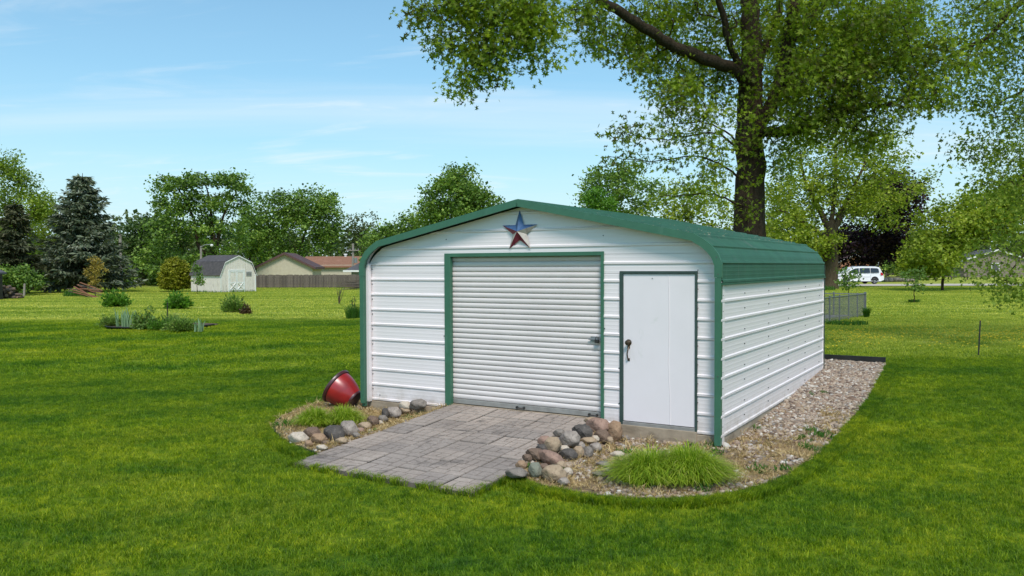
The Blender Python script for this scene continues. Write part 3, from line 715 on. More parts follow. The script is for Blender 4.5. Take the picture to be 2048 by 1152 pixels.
# twigs and fallen tree flowers lying on the roof
deb = []
V = []; F_ = []; r_ = np.random.default_rng(8)
for i in range(260):
    s_ = abs(r_.normal(0, .8)) if i < 150 else r_.uniform(0, 2.2); u = .37+s_; 
    if u > 2.6: continue
    d = r_.uniform(.1, 6.2) if i < 180 else r_.uniform(4.2, 6.2); z = 2.572+(u-.335)*.2097+.006; a = r_.uniform(0, 3.14); l = r_.uniform(.004, .018); w_ = r_.uniform(.002, .006)
    c = np.array([-u, d, z]); t = np.array([math.cos(a), math.sin(a), -math.cos(a)*.21])*l; q = np.array([-math.sin(a), math.cos(a), math.sin(a)*.21])*w_; up = np.array([0, 0, .006])
    b = len(V); V += [c-t-q, c+t-q, c+t+q, c-t+q, c+up*1.4]; F_ += [(b, b+1, b+4), (b+1, b+2, b+4), (b+2, b+3, b+4), (b+3, b, b+4)]
o = link('roof_litter', npmesh('roof_litter', np.array(V), np.array(F_), simple('litter', (.42, .36, .26), (.16, .13, .09), 3, .9)), None, label='dry twigs and catkins littering the green roof', cat='litter', kind='stuff'); o.location = (OX, OY, 0); o.rotation_euler = (0, 0, -YAW)

# ------------------------------------------------------------------ barn star on the gable
mb = MB(); cu_, cz = 2.808, 2.673; Ro, Ri = .290, .112; y0 = REC-.020; ctr = (0, -.075, 0); ring = []
for i in range(10):
    a = math.pi/2+i*math.pi/5; r_ = Ro if i % 2 == 0 else Ri; ring.append((r_*math.cos(a), 0, r_*math.sin(a)))
# ring[0]=top tip; angles go towards local -x? (local +x is image right)
cols = {}
tip_cols = {0: ('b', 'b'), 1: ('b', 'r'), 2: ('w', 'r'), 3: ('r', 'w'), 4: ('w', 'b')}  # (facet before tip, facet after tip) counter-clockwise order
ci_ = {'b': 0, 'r': 1, 'w': 2}
# ring index runs counter-clockwise seen from the camera: top, upper-left notch, left tip, ...
fac = {(0, 1): 'b', (9, 0): 'b', (1, 2): 'b', (2, 3): 'r', (3, 4): 'w', (4, 5): 'r', (5, 6): 'r', (6, 7): 'w', (7, 8): 'w', (8, 9): 'b'}
star = empty('barn_star', loc2w(cu_, REC-.020, cz), -YAW, label='five pointed metal star in worn red, white and blue on the garage gable', cat='star decoration')
for k in range(5):
    a, t_, b = (2*k-1) % 10, 2*k, (2*k+1) % 10; mb = MB(); mb.cur = ci_[fac[(a, t_)]]; mb.add([ring[a], ring[t_], ctr], [(0, 2, 1)]); mb.cur = ci_[fac[(t_, b)]]; mb.add([ring[t_], ring[b], ctr], [(0, 2, 1)])
    me = bpy.data.meshes.new('star_point'); me.from_pydata(mb.v, [], mb.f)
    for q in ('star_blue', 'star_red', 'star_white'): me.materials.append(M[q])
    me.polygons.foreach_set('material_index', mb.mi); o = link('star_point', me, star); md = o.modifiers.new('thickness', 'SOLIDIFY'); md.thickness = .002; md.offset = 0

# ------------------------------------------------------------------ paved ramp
def ramp_z(d): 
    t = (d-RAMP_D[0])/(RAMP_D[1]-RAMP_D[0]); return .018+.20*t**1.15
mb = MB(); nseg = 12; V = []; F_ = []
for i in range(nseg+1):
    d = RAMP_D[0]+(RAMP_D[1]-RAMP_D[0])*i/nseg; z = ramp_z(d)-.012
    for u in RAMP_U: V.append(loc2w(u, d, z))
    for u in RAMP_U: V.append(loc2w(u, d, -.1))
for i in range(nseg):
    b = 4*i; F_ += [(b, b+1, b+5, b+4), (b, b+4, b+6, b+2), (b+1, b+3, b+7, b+5), (b+2, b+6, b+7, b+3)]
F_ += [(0, 2, 3, 1), (4*nseg, 4*nseg+1, 4*nseg+3, 4*nseg+2)]
mb.add(V, F_); RP = mb.build('ramp', simple('ramp_sand', (.16, .135, .11), (.09, .075, .06), 12, .95), kind='structure')
nU, nD = 6, 8; tw = (RAMP_U[1]-RAMP_U[0])/nU; td = (RAMP_D[1]-RAMP_D[0])/nD
def paver_mesh(kind):
    mb = MB(); a = tw/2-.0050; b = td/2-.0050; gp = .0058
    mb.cur = 1; mb.box(-a, a, -b, b, -.03, -.012); mb.cur = 0
    if kind == 0:   # basket weave
        cells = []
        for (sx, sy) in ((0, 0), (1, 1)): cells += [(sx*.5, sx*.5+.5, sy*.5, sy*.5+.25), (sx*.5, sx*.5+.5, sy*.5+.25, sy*.5+.5)]
        for (sx, sy) in ((1, 0), (0, 1)): cells += [(sx*.5, sx*.5+.25, sy*.5, sy*.5+.5), (sx*.5+.25, sx*.5+.5, sy*.5, sy*.5+.5)]
    elif kind == 2:
        cells = [(a2, b2, c2, d2) for c2, d2, a2, b2 in [(0, .667, 0, .25), (0, .333, .25, .625), (.333, .667, .25, .625), (0, .667, .625, 1), (.667, 1, 0, .5), (.667, 1, .5, 1)]]
    else:           # three bars and a side bar
        cells = [(0, .667, 0, .25), (0, .333, .25, .625), (.333, .667, .25, .625), (0, .667, .625, 1), (.667, 1, 0, .5), (.667, 1, .5, 1)]
    for x0, x1, y0, y1 in cells:
        X0, X1, Y0, Y1 = -a+2*a*x0+gp, -a+2*a*x1-gp, -b+2*b*y0+gp, -b+2*b*y1-gp; c_ = .003
        mb.add([(X0, Y0, -.012), (X1, Y0, -.012), (X1, Y1, -.012), (X0, Y1, -.012), (X0+c_, Y0+c_, 0), (X1-c_, Y0+c_, 0), (X1-c_, Y1-c_, 0), (X0+c_, Y1-c_, 0)], [(0, 1, 5, 4), (1, 2, 6, 5), (2, 3, 7, 6), (3, 0, 4, 7), (4, 5, 6, 7)])
    return mb.mesh('paver', [M['paver'], M['joint']])
M['joint'] = simple('joint_dirt', (.055, .048, .042), (.03, .026, .022), 12, .95)
pm = [paver_mesh(0), paver_mesh(1), paver_mesh(2)]
random.seed(21)
for j in range(nD):
    for i in range(nU):
        d = RAMP_D[0]+(j+.5)*td; u = RAMP_U[0]+(i+.5)*tw; z = ramp_z(d)+random.uniform(-.005, .005)
        sl_ = (ramp_z(d+.05)-ramp_z(d-.05))/.1; o = bpy.data.objects.new('paver', pm[random.choice((0, 1, 1, 2, 2))]); COL.objects.link(o); o.parent = RP
        q = Matrix.Rotation(-YAW, 4, 'Z')@Matrix.Rotation(math.atan(sl_)+random.gauss(0, .007), 4, 'X')@Matrix.Rotation(random.gauss(0, .009), 4, 'Y')@Matrix.Rotation(random.choice((0, 1, 2, 3))*math.pi/2 if abs(tw-td) < .002 else random.choice((0, 2))*math.pi/2, 4, 'Z')
        o.matrix_local = Matrix.Translation(loc2w(u+random.gauss(0, .0015), d, z))@q

# ------------------------------------------------------------------ rocks
RC = {'tan': rockmat('rock_tan', (.40, .30, .20), (.27, .19, .125)), 'pink': rockmat('rock_pink', (.36, .23, .175), (.20, .125, .095)), 'grey': rockmat('rock_grey', (.25, .215, .185), (.14, .118, .10)),
      'dark': rockmat('rock_dark', (.105, .090, .080), (.05, .044, .040), (.20, .17, .15)), 'white': rockmat('rock_white', (.55, .47, .38), (.38, .31, .24)), 'green': rockmat('rock_green', (.23, .235, .18), (.15, .155, .12)),
      'brown': rockmat('rock_brown', (.20, .135, .095), (.10, .065, .048)), 'orange': rockmat('rock_orange', (.36, .24, .15), (.23, .14, .085)), 'speck': rockmat('rock_speckled', (.40, .34, .29), (.16, .13, .115), (.07, .06, .055))}
def rock(px, py, wpx, hpx, col, label, tilt=0, ang=False, seed=None):
    D = ray(px, py+hpx*.42); z_ = .1
    for _ in range(30):
        t_ = (z_-CAMH)/D[2]; Pq = CAM+D*t_; z_ = .5*z_+.5*support(Pq[0], Pq[1])
    for _ in range(60):      # stones lie in front of the wall, heaped on each other where they touch it
        if w2loc(Pq[0], Pq[1])[1] > -.09: t_ -= .01; Pq = CAM+D*t_; z_ = Pq[2]
    base = Vector((Pq[0], Pq[1], z_)); dist = base.y*math.cos(PITCH); s_ = dist/FPX
    bm = bmesh.new(); bmesh.ops.create_icosphere(bm, subdivisions=2 if ang else 3, radius=1); sd_ = Vector((px*.37, py*.91, 0))
    wpx *= 1.05; hpx *= 1.05; wx = wpx*s_/2; hz = hpx*s_/2*1.0; dy = (wx*.8+hz*.2)
    for v in bm.verts:
        n_ = 1+.30*mnoise.noise(v.co*1.0+sd_)+.12*mnoise.noise(v.co*1.7-sd_)+.09*mnoise.noise(v.co*2.3+sd_)+.05*mnoise.noise(v.co*5+sd_)
        v.co *= n_
        if True:
            for ax in (Vector((.8, .3, .5)), Vector((-.7, .4, .6)), Vector((.1, -.8, .6)), Vector((-.5, -.6, -.2)), Vector((.6, -.5, .3)), Vector((0, .2, 1))):
                ax = ax.normalized(); e = v.co.dot(ax)-(.70 if ang else .76)
                if e > 0: v.co -= ax*e
    Mt = Matrix.Rotation(tilt, 4, 'Y')@Matrix.Diagonal((wx*1.08, dy, hz*1.12, 1))
    for v in bm.verts: v.co = Mt@v.co
    zmin = min(v.co.z for v in bm.verts)
    me = bpy.data.meshes.new('rock'); bm.to_mesh(me); bm.free(); me.materials.append(RC[col]); me.polygons.foreach_set('use_smooth', [not ang]*len(me.polygons))
    o = link('rock', me, None, (base.x, base.y+dy*.3, base.z+.01-zmin-.12*hz), label=label, cat='rock'); o['group'] = 'field stones lining the paved ramp'; return o
random.seed(5)
for a in [
 (1071, 946, 26, 31, 'green', 'smooth grey-green stone standing upright at the front of the right rock border'),
 (1108, 952, 48, 32, 'tan', 'large pale tan boulder at the front of the right rock border'),
 (1034, 951, 44, 20, 'grey', 'flat grey stone beside the lower right corner of the ramp'),
 (1128, 966, 21, 15, 'speck', 'little speckled stone in front of the large pale tan boulder'),
 (1104, 925, 58, 24, 'pink', 'long pinkish stone slanting down behind the grey-green upright stone', .42),
 (1136, 947, 19, 17, 'white', 'small cream stone right of the large pale tan boulder'),
 (1072, 912, 40, 24, 'brown', 'reddish brown jagged stone touching the ramp edge behind the grey-green stone', .1, True),
 (1043, 933, 21, 17, 'orange', 'small orange-tan stone between flat grey stone and ramp'),
 (1137, 912, 34, 22, 'dark', 'dark grey domed stone right of the big tan stone'),
 (1106, 894, 34, 31, 'tan', 'big rounded tan stone leaning on the middle of the ramp edge'),
 (1128, 902, 24, 16, 'white', 'small pale stone tucked between the tan and dark domed stones'),
 (1142, 883, 40, 32, 'speck', 'round speckled granite stone beside the ramp edge'),
 (1166, 867, 46, 28, 'dark', 'long dark angular stone above the round speckled granite', .15, True),
 (1199, 857, 48, 30, 'pink', 'pinkish tan boulder near the right foot of the roll-up door', .2),
 (1205, 877, 31, 26, 'brown', 'rounded brown stone below the pinkish tan boulder'),
 (1178, 886, 34, 15, 'tan', 'low tan stone between speckled granite and rounded brown stone'),
 (1213, 841, 20, 22, 'dark', 'round dark stone against the foot of the roll-up door trim'),
 (1230, 869, 30, 37, 'orange', 'tall orange-pink stone against the concrete below the walk door', .25),
 (1251, 878, 17, 11, 'grey', 'small grey stone alone beside the concrete step'),
 (1177, 908, 24, 24, 'grey', 'angular slate grey block behind the straw clump', .6, True),
 (1192, 899, 26, 19, 'speck', 'small speckled grey stone right of the slate grey block'),
 (1158, 908, 21, 23, 'tan', 'tan stone wedged between dark domed stone and slate block'),
 (1220, 885, 15, 16, 'tan', 'little tan stone right of the rounded brown stone'),
 (1199, 951, 32, 9, 'grey', 'flat grey stone sunk in the straw left of the right grass clumps'),
 (1207, 932, 32, 10, 'grey', 'flat grey stone lying farther back in the straw'),
 (1236, 912, 28, 12, 'white', 'flat whitish stone in the gravel below the concrete step'),
 (1085, 900, 22, 14, 'dark', 'small dark stone wedged between ramp and big rounded tan stone'),
 (1193, 838, 18, 6, 'brown', 'thin brown stone on the ramp in front of the door foot'),
 (1090, 884, 26, 18, 'pink', 'pinkish stone on the ramp edge above the small dark wedged stone'),
 (1120, 869, 22, 15, 'grey', 'small grey stone on the ramp edge left of the long dark angular stone'),
 (1055, 919, 22, 14, 'brown', 'brown stone chip at the ramp edge above the small orange-tan stone', .2, True),
 (1183, 845, 26, 14, 'tan', 'tan stone on the ramp edge below the thin brown stone'),
 (1160, 895, 20, 14, 'speck', 'little speckled stone between the round granite and the tan wedge'),
 (1088, 938, 22, 14, 'brown', 'small brown stone behind the front stones of the right pile'),
 (1121, 933, 24, 15, 'tan', 'tan stone above the large pale tan boulder in the right pile'),
 (1213, 862, 22, 20, 'grey', 'grey stone between the pinkish tan boulder and the tall orange stone'),
 (1190, 880, 18, 13, 'white', 'pale stone tucked left of the rounded brown stone'),
 (596, 879, 37, 22, 'white', 'whitish oval stone at the front of the left rock border'),
 (624, 869, 34, 22, 'brown', 'brown-grey stone behind the whitish oval stone'),
 (638, 882, 30, 21, 'orange', 'orange-tan stone left of the large dark boulder'),
 (668, 871, 40, 36, 'dark', 'large dark grey boulder in the left rock border'),
 (697, 863, 35, 34, 'speck', 'large pinkish speckled boulder beside the dark boulder'),
 (617, 890, 16, 13, 'orange', 'tiny orange stone at the lawn edge of the left bed'),
 (643, 897, 21, 9, 'white', 'small flat white stone at the left edge of the ramp'),
 (730, 854, 27, 14, 'tan', 'low tan-grey stone right of the speckled boulder'),
 (721, 863, 17, 11, 'pink', 'small pink stone by the foot of the speckled boulder'),
 (746, 845, 27, 22, 'brown', 'dark brown stone halfway up the left ramp edge', .2, True),
 (758, 848, 17, 10, 'white', 'small white stone touching the dark brown stone on the left edge'),
 (771, 831, 14, 24, 'dark', 'narrow dark upright stone below the garage wall'),
 (787, 829, 32, 22, 'speck', 'brown and cream speckled stone below the garage wall'),
 (810, 814, 25, 17, 'white', 'bright whitish stone near the top of the left rock border'),
 (812, 824, 24, 12, 'tan', 'cream stone just below the bright whitish stone'),
 (836, 813, 34, 20, 'grey', 'long grey speckled stone near the top of the left border', -.2),
 (683, 884, 22, 12, 'tan', 'tan stone in front of the gap between dark and speckled boulders'),
 (712, 872, 16, 10, 'grey', 'small grey stone at the ramp edge beside the speckled boulder'),
 (765, 841, 20, 14, 'grey', 'grey stone at the left ramp edge below the narrow dark stone'),
 (797, 822, 20, 12, 'brown', 'brown stone on the left ramp edge between two pale stones'),
 (849, 808, 18, 12, 'brown', 'small brown stone beside the dark stone near the roll-up door'),
 (652, 889, 18, 11, 'brown', 'small brown stone before the large dark boulder'),
 (861, 804, 30, 17, 'dark', 'dark rounded stone nearest the left foot of the roll-up door'),
]: rock(*a)

# ------------------------------------------------------------------ red pot
ax = Vector((-.80, .27, .54)).normalized(); q = ax.to_track_quat('Z', 'Y').to_matrix().to_4x4(); pb = G(702, 823)
pot = empty('flower_pot', pb, 0, label='glazed red planter bowl tipped on its side at the left corner of the garage', cat='flower pot')
Mt = Matrix.Translation((.03, .12, .155))@q
mb = MB(); mb.lathe([(.125, 0), (.152, .006), (.186, .06), (.218, .13), (.243, .21), (.258, .29), (.264, .345), (.236, .345), (.220, .25), (.150, .06), (.02, .04)], 40, Mt); mb.build('bowl', M['pot_red'], pot, smooth='angle')
mb = MB(); mb.lathe([(.2650, .345), (.280, .350), (.290, .365), (.290, .390), (.282, .400), (.258, .400), (.240, .395), (.238, .347)], 40, Mt); mb.build('rim', M['pot_dark'], pot, smooth='angle')
mb = MB(); mb.lathe([(.120, -.016), (.150, -.014), (.158, .0), (.160, .018), (.155, .019), (.12, .001)], 40, Mt); mb.build('foot_ring', M['pot_dark'], pot, smooth='angle')

# ------------------------------------------------------------------ ornamental grasses
def ornamental(px, py, wpx, hpx, n, label, seed, depth=.5):
    b = G(px, py); s_ = b.y/FPX; r_ = np.random.default_rng(seed); W_ = wpx*s_/2; H = hpx*s_; k = 7
    a = r_.uniform(0, 2*np.pi, n); rr = np.sqrt(r_.uniform(0, 1, n))*.72; bx = np.cos(a)*rr*W_; by = np.sin(a)*rr*W_*depth
    da = a+r_.normal(0, .5, n); reach = W_*r_.uniform(.2, .72, n)*(.45+rr*1.2); h = H*r_.uniform(.6, 1.1, n)*(1.08-.42*rr**2*2)
    wid = r_.uniform(.0045, .009, n); ts = np.linspace(0, 1, k); V = np.zeros((n, k*2, 3))
    for j, t in enumerate(ts):
        ox = np.cos(da)*reach*(t**1.3); oy = np.sin(da)*reach*(t**1.3); z = h*(1.9*t-1.25*t*t*(.75+.6*rr)); z = np.maximum(z, .004)
        w_ = wid*(1-t)**.6*.5+.0004; px_, py_ = -np.sin(da), np.cos(da)
        V[:, 2*j] = np.stack([bx+ox-px_*w_, by+oy-py_*w_, z], -1); V[:, 2*j+1] = np.stack([bx+ox+px_*w_, by+oy+py_*w_, z], -1)
    base = (np.arange(n)*k*2)[:, None]; Fs = np.concatenate([base+np.array([[2*j, 2*j+1, 2*j+3, 2*j+2]]) for j in range(k-1)], 0)
    tv = r_.uniform(0, 1, n); return link('ornamental_grass', npmesh('ornamental_grass', V.reshape(-1, 3), Fs, M['orngrass'], attr=np.tile(tv, k-1)), None, (b.x, b.y, b.z), label=label, cat='ornamental grass')
ornamental(1300, 965, 164, 74, 3400, 'arching lime green ornamental grass clump nearer the right rock border', 1, .8)
ornamental(1376, 965, 166, 80, 3600, 'arching lime green ornamental grass clump nearer the garage corner post', 2, .8)
ornamental(630, 855, 84, 46, 1500, 'low green ornamental grass clump nearer the lawn in the left bed', 3, .8)
ornamental(688, 852, 84, 46, 1500, 'low green ornamental grass clump in front of the red pot', 4, .8)

# ------------------------------------------------------------------ trees
def rot_from(nrm, spin):
    """(n,3) normals -> (n,3,3) matrices whose z column is the normal"""
    z = nrm/np.linalg.norm(nrm, axis=1, keepdims=True); ref = np.where(np.abs(z[:, 2:3]) < .9, np.array([[0, 0, 1.]]), np.array([[1., 0, 0]]))
    x = np.cross(ref, z); x /= np.linalg.norm(x, axis=1, keepdims=True); y = np.cross(z, x); c, s_ = np.cos(spin)[:, None], np.sin(spin)[:, None]
    return np.stack([x*c+y*s_, -x*s_+y*c, z], -1)
def shape_oak():
    pts = [(0, 0), (.08, .28), (.42, .22), (.10, .50), (.42, .78), (.07, .74), (0, 1.0)]
    P = pts+[(-x, y) for x, y in reversed(pts[1:-1])]; n = len(P); V = [(0, .5, -.05)]+[(x, y, .06*abs(x)) for x, y in P]
    return np.array(V)-np.array([0, .0, 0]), np.array([(0, 1+i, 1+(i+1) % n) for i in range(n)])
def shape_star6():
    pts = [(0, 0), (.14, .30), (.50, .35), (.20, .58), (0, 1.0)]
    P = pts+[(-x, y) for x, y in reversed(pts[1:-1])]; n = len(P); return np.array([(0, .45, -.06)]+[(x, y, .05*abs(x)) for x, y in P]), np.array([(0, 1+i, 1+(i+1) % n) for i in range(n)])
def shape_rhomb():
    return np.array([(0, 0, 0), (.38, .5, .10), (0, 1, 0), (-.38, .5, .10)]), np.array([(0, 1, 2), (0, 2, 3)])
def shape_needle():
    return np.array([(0, 0, 0), (.16, .45, .0), (0, 1, -.08), (-.16, .45, 0)]), np.array([(0, 1, 2), (0, 2, 3)])
def leaves(name, P, size, shape, mat, parent, seed, up=.5, jitter=.35, tint_noise=1.0, scale_noise=.9, dirs=None, droop=0, loc=None, clump=None):
    r_ = np.random.default_rng(seed); n = len(P); nr = r_.normal(0, 1, (n, 3)); nr /= np.linalg.norm(nr, axis=1, keepdims=True); nr[:, 2] = np.abs(nr[:, 2])*.6+up
    Q = rot_from(nr, r_.uniform(0, 2*np.pi, n))
    if dirs is not None:
        y = dirs/np.linalg.norm(dirs, axis=1, keepdims=True)+r_.normal(0, jitter, (n, 3)); y /= np.linalg.norm(y, axis=1, keepdims=True); z = nr-y*(nr*y).sum(1, keepdims=True); z /= np.linalg.norm(z, axis=1, keepdims=True); Q = np.stack([np.cross(y, z), y, z], -1)
    sv, sf = shape; sz = size*np.exp(r_.normal(0, .25, n)); V = np.einsum('nij,kj->nki', Q, sv)*sz[:, None, None]+P[:, None, :]
    k = len(sv); F_ = (sf[None]+(np.arange(n)*k)[:, None, None]).reshape(-1, 3)
    # tint: per-leaf random plus large clumps
    cn = np.zeros(n) if clump is None else clump
    tv = np.clip(.5+.26*r_.normal(0, 1, n)*tint_noise+cn, 0, 1)
    if loc is None: loc = np.zeros(3)
    me = npmesh(name, V.reshape(-1, 3)-np.array(loc), F_, mat, attr=np.repeat(tv, len(sf)))
    return link(name, me, parent)
class Skel:
    def __init__(s, p0): s.P = [np.array(p0, float)]; s.par = [-1]; s.minr = [0]; s.chains = []
    def limb(s, pts, radii, start=None, sub=4, wob=.02):
        """manual polyline with radii, smoothly subdivided; attached at nearest node"""
        pts = [np.array(p, float) for p in pts]
        if start is None: start = int(np.argmin([np.linalg.norm(q-pts[0]) for q in s.P]))
        ch = [start]; prev = s.P[start]; pr = radii[0]; ctrl = [prev]+pts; rad = [pr]+list(radii)
        for i in range(1, len(ctrl)):
            p0, p1, p2, p3 = ctrl[max(i-2, 0)], ctrl[i-1], ctrl[i], ctrl[min(i+1, len(ctrl)-1)]; L_ = np.linalg.norm(p2-p1)
            if L_ < 1e-4: continue
            for j in range(1, sub+1):
                t = j/sub; q = .5*((2*p1)+(-p0+p2)*t+(2*p0-5*p1+4*p2-p3)*t*t+(-p0+3*p1-3*p2+p3)*t**3)
                q = q+np.random.default_rng(len(s.P)).normal(0, wob, 3)*min(1, L_)
                s.P.append(q); s.par.append(ch[-1]); s.minr.append(rad[i-1]*(1-t)+rad[i]*t); ch.append(len(s.P)-1)
        s.chains.append(ch); return ch
    def grow(s, T, seg=.5, seed=0, sag=.0, maxn=12, upbias=.0, hub=None):
        r_ = np.random.default_rng(seed); arr = np.array(s.P); 
        dist = np.array([np.min(np.linalg.norm(arr-t, axis=1)) for t in T]); tips = []
        cap = len(arr)+len(T)*(maxn+1); buf = np.zeros((cap, 3)); buf[:len(arr)] = arr; cnt = len(arr)
        for ti in np.argsort(dist):
            t = T[ti]; dv = t-buf[:cnt]; dd_ = np.linalg.norm(dv, axis=1); pen = dd_*(1+.25*np.clip(-dv[:, 2]/(dd_+1e-6), 0, 1)); j = int(np.argmin(pen)); L_ = dd_[j]; nn = int(min(maxn, max(1, math.ceil(L_/seg)))); a = buf[j]; ch = [j]
            pj = s.par[j]; d0 = (a-buf[pj]) if pj >= 0 else np.array([0, 0, 1.]); d0 = d0/(np.linalg.norm(d0)+1e-6)
            c_ = a+d0*L_*.33+np.array([0, 0, upbias*L_])
            for i in range(1, nn+1):
                q = i/nn; p = (1-q)**2*a+2*q*(1-q)*c_+q*q*t+r_.normal(0, .03, 3)*L_*(1-q); s.P.append(p); s.par.append(ch[-1]); s.minr.append(0); buf[cnt] = p; ch.append(cnt); cnt += 1
            s.chains.append(ch); tips.append(ch[-1])
        return tips
    def mesh(s, name, mat, parent, rt=.006, expo=.47, sides=(10, 5), rmin=.0, loc=(0, 0, 0), flare=None):
        n = len(s.P); c = np.zeros(n)
        kids = np.zeros(n, int)
        for i in range(n):
            if s.par[i] >= 0: kids[s.par[i]] += 1
        for i in range(n-1, 0, -1):
            if kids[i] == 0: c[i] += 1
            c[s.par[i]] += c[i]
        r_ = np.maximum(np.array(s.minr), rt*np.maximum(c, 1)**expo); mr = np.array(s.minr); r_ = np.where(mr > 0, np.maximum(mr, rmin), r_)
        mb = MB()
        for ch in s.chains:
            rr = [r_[i] for i in ch]
            if len(rr) > 1: rr[0] = min(rr[0], rr[1]*1.15)
            rm = max(rr)
            if rm < rmin: continue
            pts = [s.P[i]-np.array(loc) for i in ch]; mb.tube(pts, rr, sides[0] if rm > .10 else (6 if rm > .03 else sides[1] if rm > .012 else 3), cap=False)
        me = bpy.data.meshes.new(name); me.from_pydata([tuple(v) for v in mb.v], [], mb.f); me.materials.append(mat); me.polygons.foreach_set('use_smooth', [True]*len(me.polygons)); me.update()
        return link(name, me, parent)
def vnoise(P, sc, off): return np.array([mnoise.noise(Vector(tuple(p*sc))+Vector((off, off*.3, 0))) for p in P])
def blob_pts(r_, blobs, hollow=.0):
    """blobs: (px, py, rx_px, ry_px, dist, rdepth_m, n) -> world points"""
    out_ = []; ids = []
    for bi, (px, py, rx, ry, di, rd, n) in enumerate(blobs):
        v = r_.normal(0, 1, (n, 3)); v /= np.linalg.norm(v, axis=1, keepdims=True); v *= (hollow+(1-hollow)*r_.uniform(0, 1, (n, 1))**(1/3))
        for q in v:
            dq = di+q[1]*rd; P = Wn(px+q[0]*rx, py-q[2]*ry, di)
            c = Wn(px, py, di); out_.append(P+np.array([0, q[1]*rd, 0])); ids.append(bi)
    return np.array(out_), np.array(ids)
def tree_from_blobs(name, label, base, trunk, blobs, leaf, seed, group=None, cat='tree', bark='bark', per=14, spread=.3, rt=.006, seg=.5, droop=0, gap=None, extra=None, expo=.47, hollow=.2, up=.5, tn=1., cl=.22, cl_sc=.5, flat=1.0, twigmin=.0, limbs=()):
    """trunk: list of (point, radius); blobs in pixels at a distance; leaf=(shape,size,material)"""
    r_ = np.random.default_rng(seed); root = empty(name, tuple(base), 0, label=label, cat=cat, group=group); b = np.array(base)
    sk = Skel(trunk[0][0]); sk.minr[0] = trunk[0][1]; sk.limb([p for p, _ in trunk[1:]], [q for _, q in trunk[1:]], 0)
    sk.chains[0] = sk.chains[0]
    for L_ in limbs: sk.limb([p for p, _ in L_], [q for _, q in L_])
    T, ids = blob_pts(r_, blobs, hollow)
    if gap is not None: T = T[vnoise(T, gap[0], seed) > gap[1]]
    tips = sk.grow(T, seg, seed)
    sk.mesh('trunk', M[bark], root, rt=rt, expo=expo, loc=b, rmin=twigmin)
    n = len(T); P = np.repeat(T, per, 0); sp = r_.normal(0, 1, P.shape)*spread*np.array([1, 1, flat]); P = P+sp
    cn = vnoise(T, cl_sc, seed+50); tipc = np.repeat(cn*cl*1.6+r_.normal(0, .10, n), per)
    shape, size, mat = leaf
    dirs = None
    if droop: dirs = np.tile(np.array([[0, 0, -droop]]), (len(P), 1))+sp/np.linalg.norm(sp, axis=1, keepdims=True)
    leaves('crown', P, size, shape, mat, root, seed, up=up, dirs=dirs, loc=b, clump=tipc, tint_noise=tn, jitter=.5)
    return root, sk
OAK = shape_oak(); ST6 = shape_star6(); RH = shape_rhomb(); ND = shape_needle()
L = {
 'oak': leaf_mat('leaf_oak', [(0, (.085, .085, .018)), (.3, (.13, .185, .014)), (.65, (.20, .285, .015)), (1, (.32, .40, .028))], .42, tcol=1.3),
 'maple': leaf_mat('leaf_maple', [(0, (.09, .13, .022)), (.5, (.18, .26, .03)), (1, (.30, .38, .055))], .42),
 'yellowgreen': leaf_mat('leaf_yellowgreen', [(0, (.11, .16, .02)), (.5, (.23, .30, .03)), (1, (.38, .43, .06))], .42),
 'mid': leaf_mat('leaf_mid', [(0, (.048, .088, .020)), (.4, (.105, .19, .032)), (.7, (.185, .29, .048)), (1, (.29, .39, .075))], .3),
 'dark': leaf_mat('leaf_dark', [(0, (.03, .06, .018)), (.5, (.07, .125, .03)), (1, (.14, .21, .05))], .25),
 'vivid': leaf_mat('leaf_vivid', [(0, (.04, .10, .012)), (.5, (.09, .21, .018)), (1, (.17, .32, .04))], .35),
 'far': leaf_mat('leaf_far', [(0, (.05, .075, .03)), (.5, (.09, .12, .045)), (1, (.15, .18, .07))], .3),
 'spruce': leaf_mat('leaf_spruce', [(0, (.042, .055, .032)), (.5, (.105, .13, .072)), (.85, (.19, .22, .145)), (1, (.33, .36, .28))], .12),
 'sprucedark': leaf_mat('leaf_sprucedark', [(0, (.03, .036, .018)), (.5, (.065, .075, .032)), (1, (.12, .12, .06))], .12),
 'purple': leaf_mat('leaf_purple', [(0, (.010, .005, .008)), (.6, (.022, .010, .014)), (1, (.050, .020, .024))], .2, tcol=1.1),
 'gold': leaf_mat('leaf_gold', [(0, (.09, .11, .008)), (.5, (.20, .21, .012)), (1, (.33, .33, .03))], .25),
 'yellow': leaf_mat('leaf_yellow', [(0, (.18, .12, .02)), (1, (.42, .32, .07))], .35),
 'sapling': leaf_mat('leaf_sapling', [(0, (.08, .14, .03)), (1, (.19, .30, .07))], .4),
 'redbrown': leaf_mat('leaf_redbrown', [(0, (.06, .035, .02)), (1, (.14, .09, .04))], .3),
 'bluegreen': leaf_mat('leaf_iris', [(0, (.12, .20, .10)), (1, (.26, .38, .22))], .35),
}
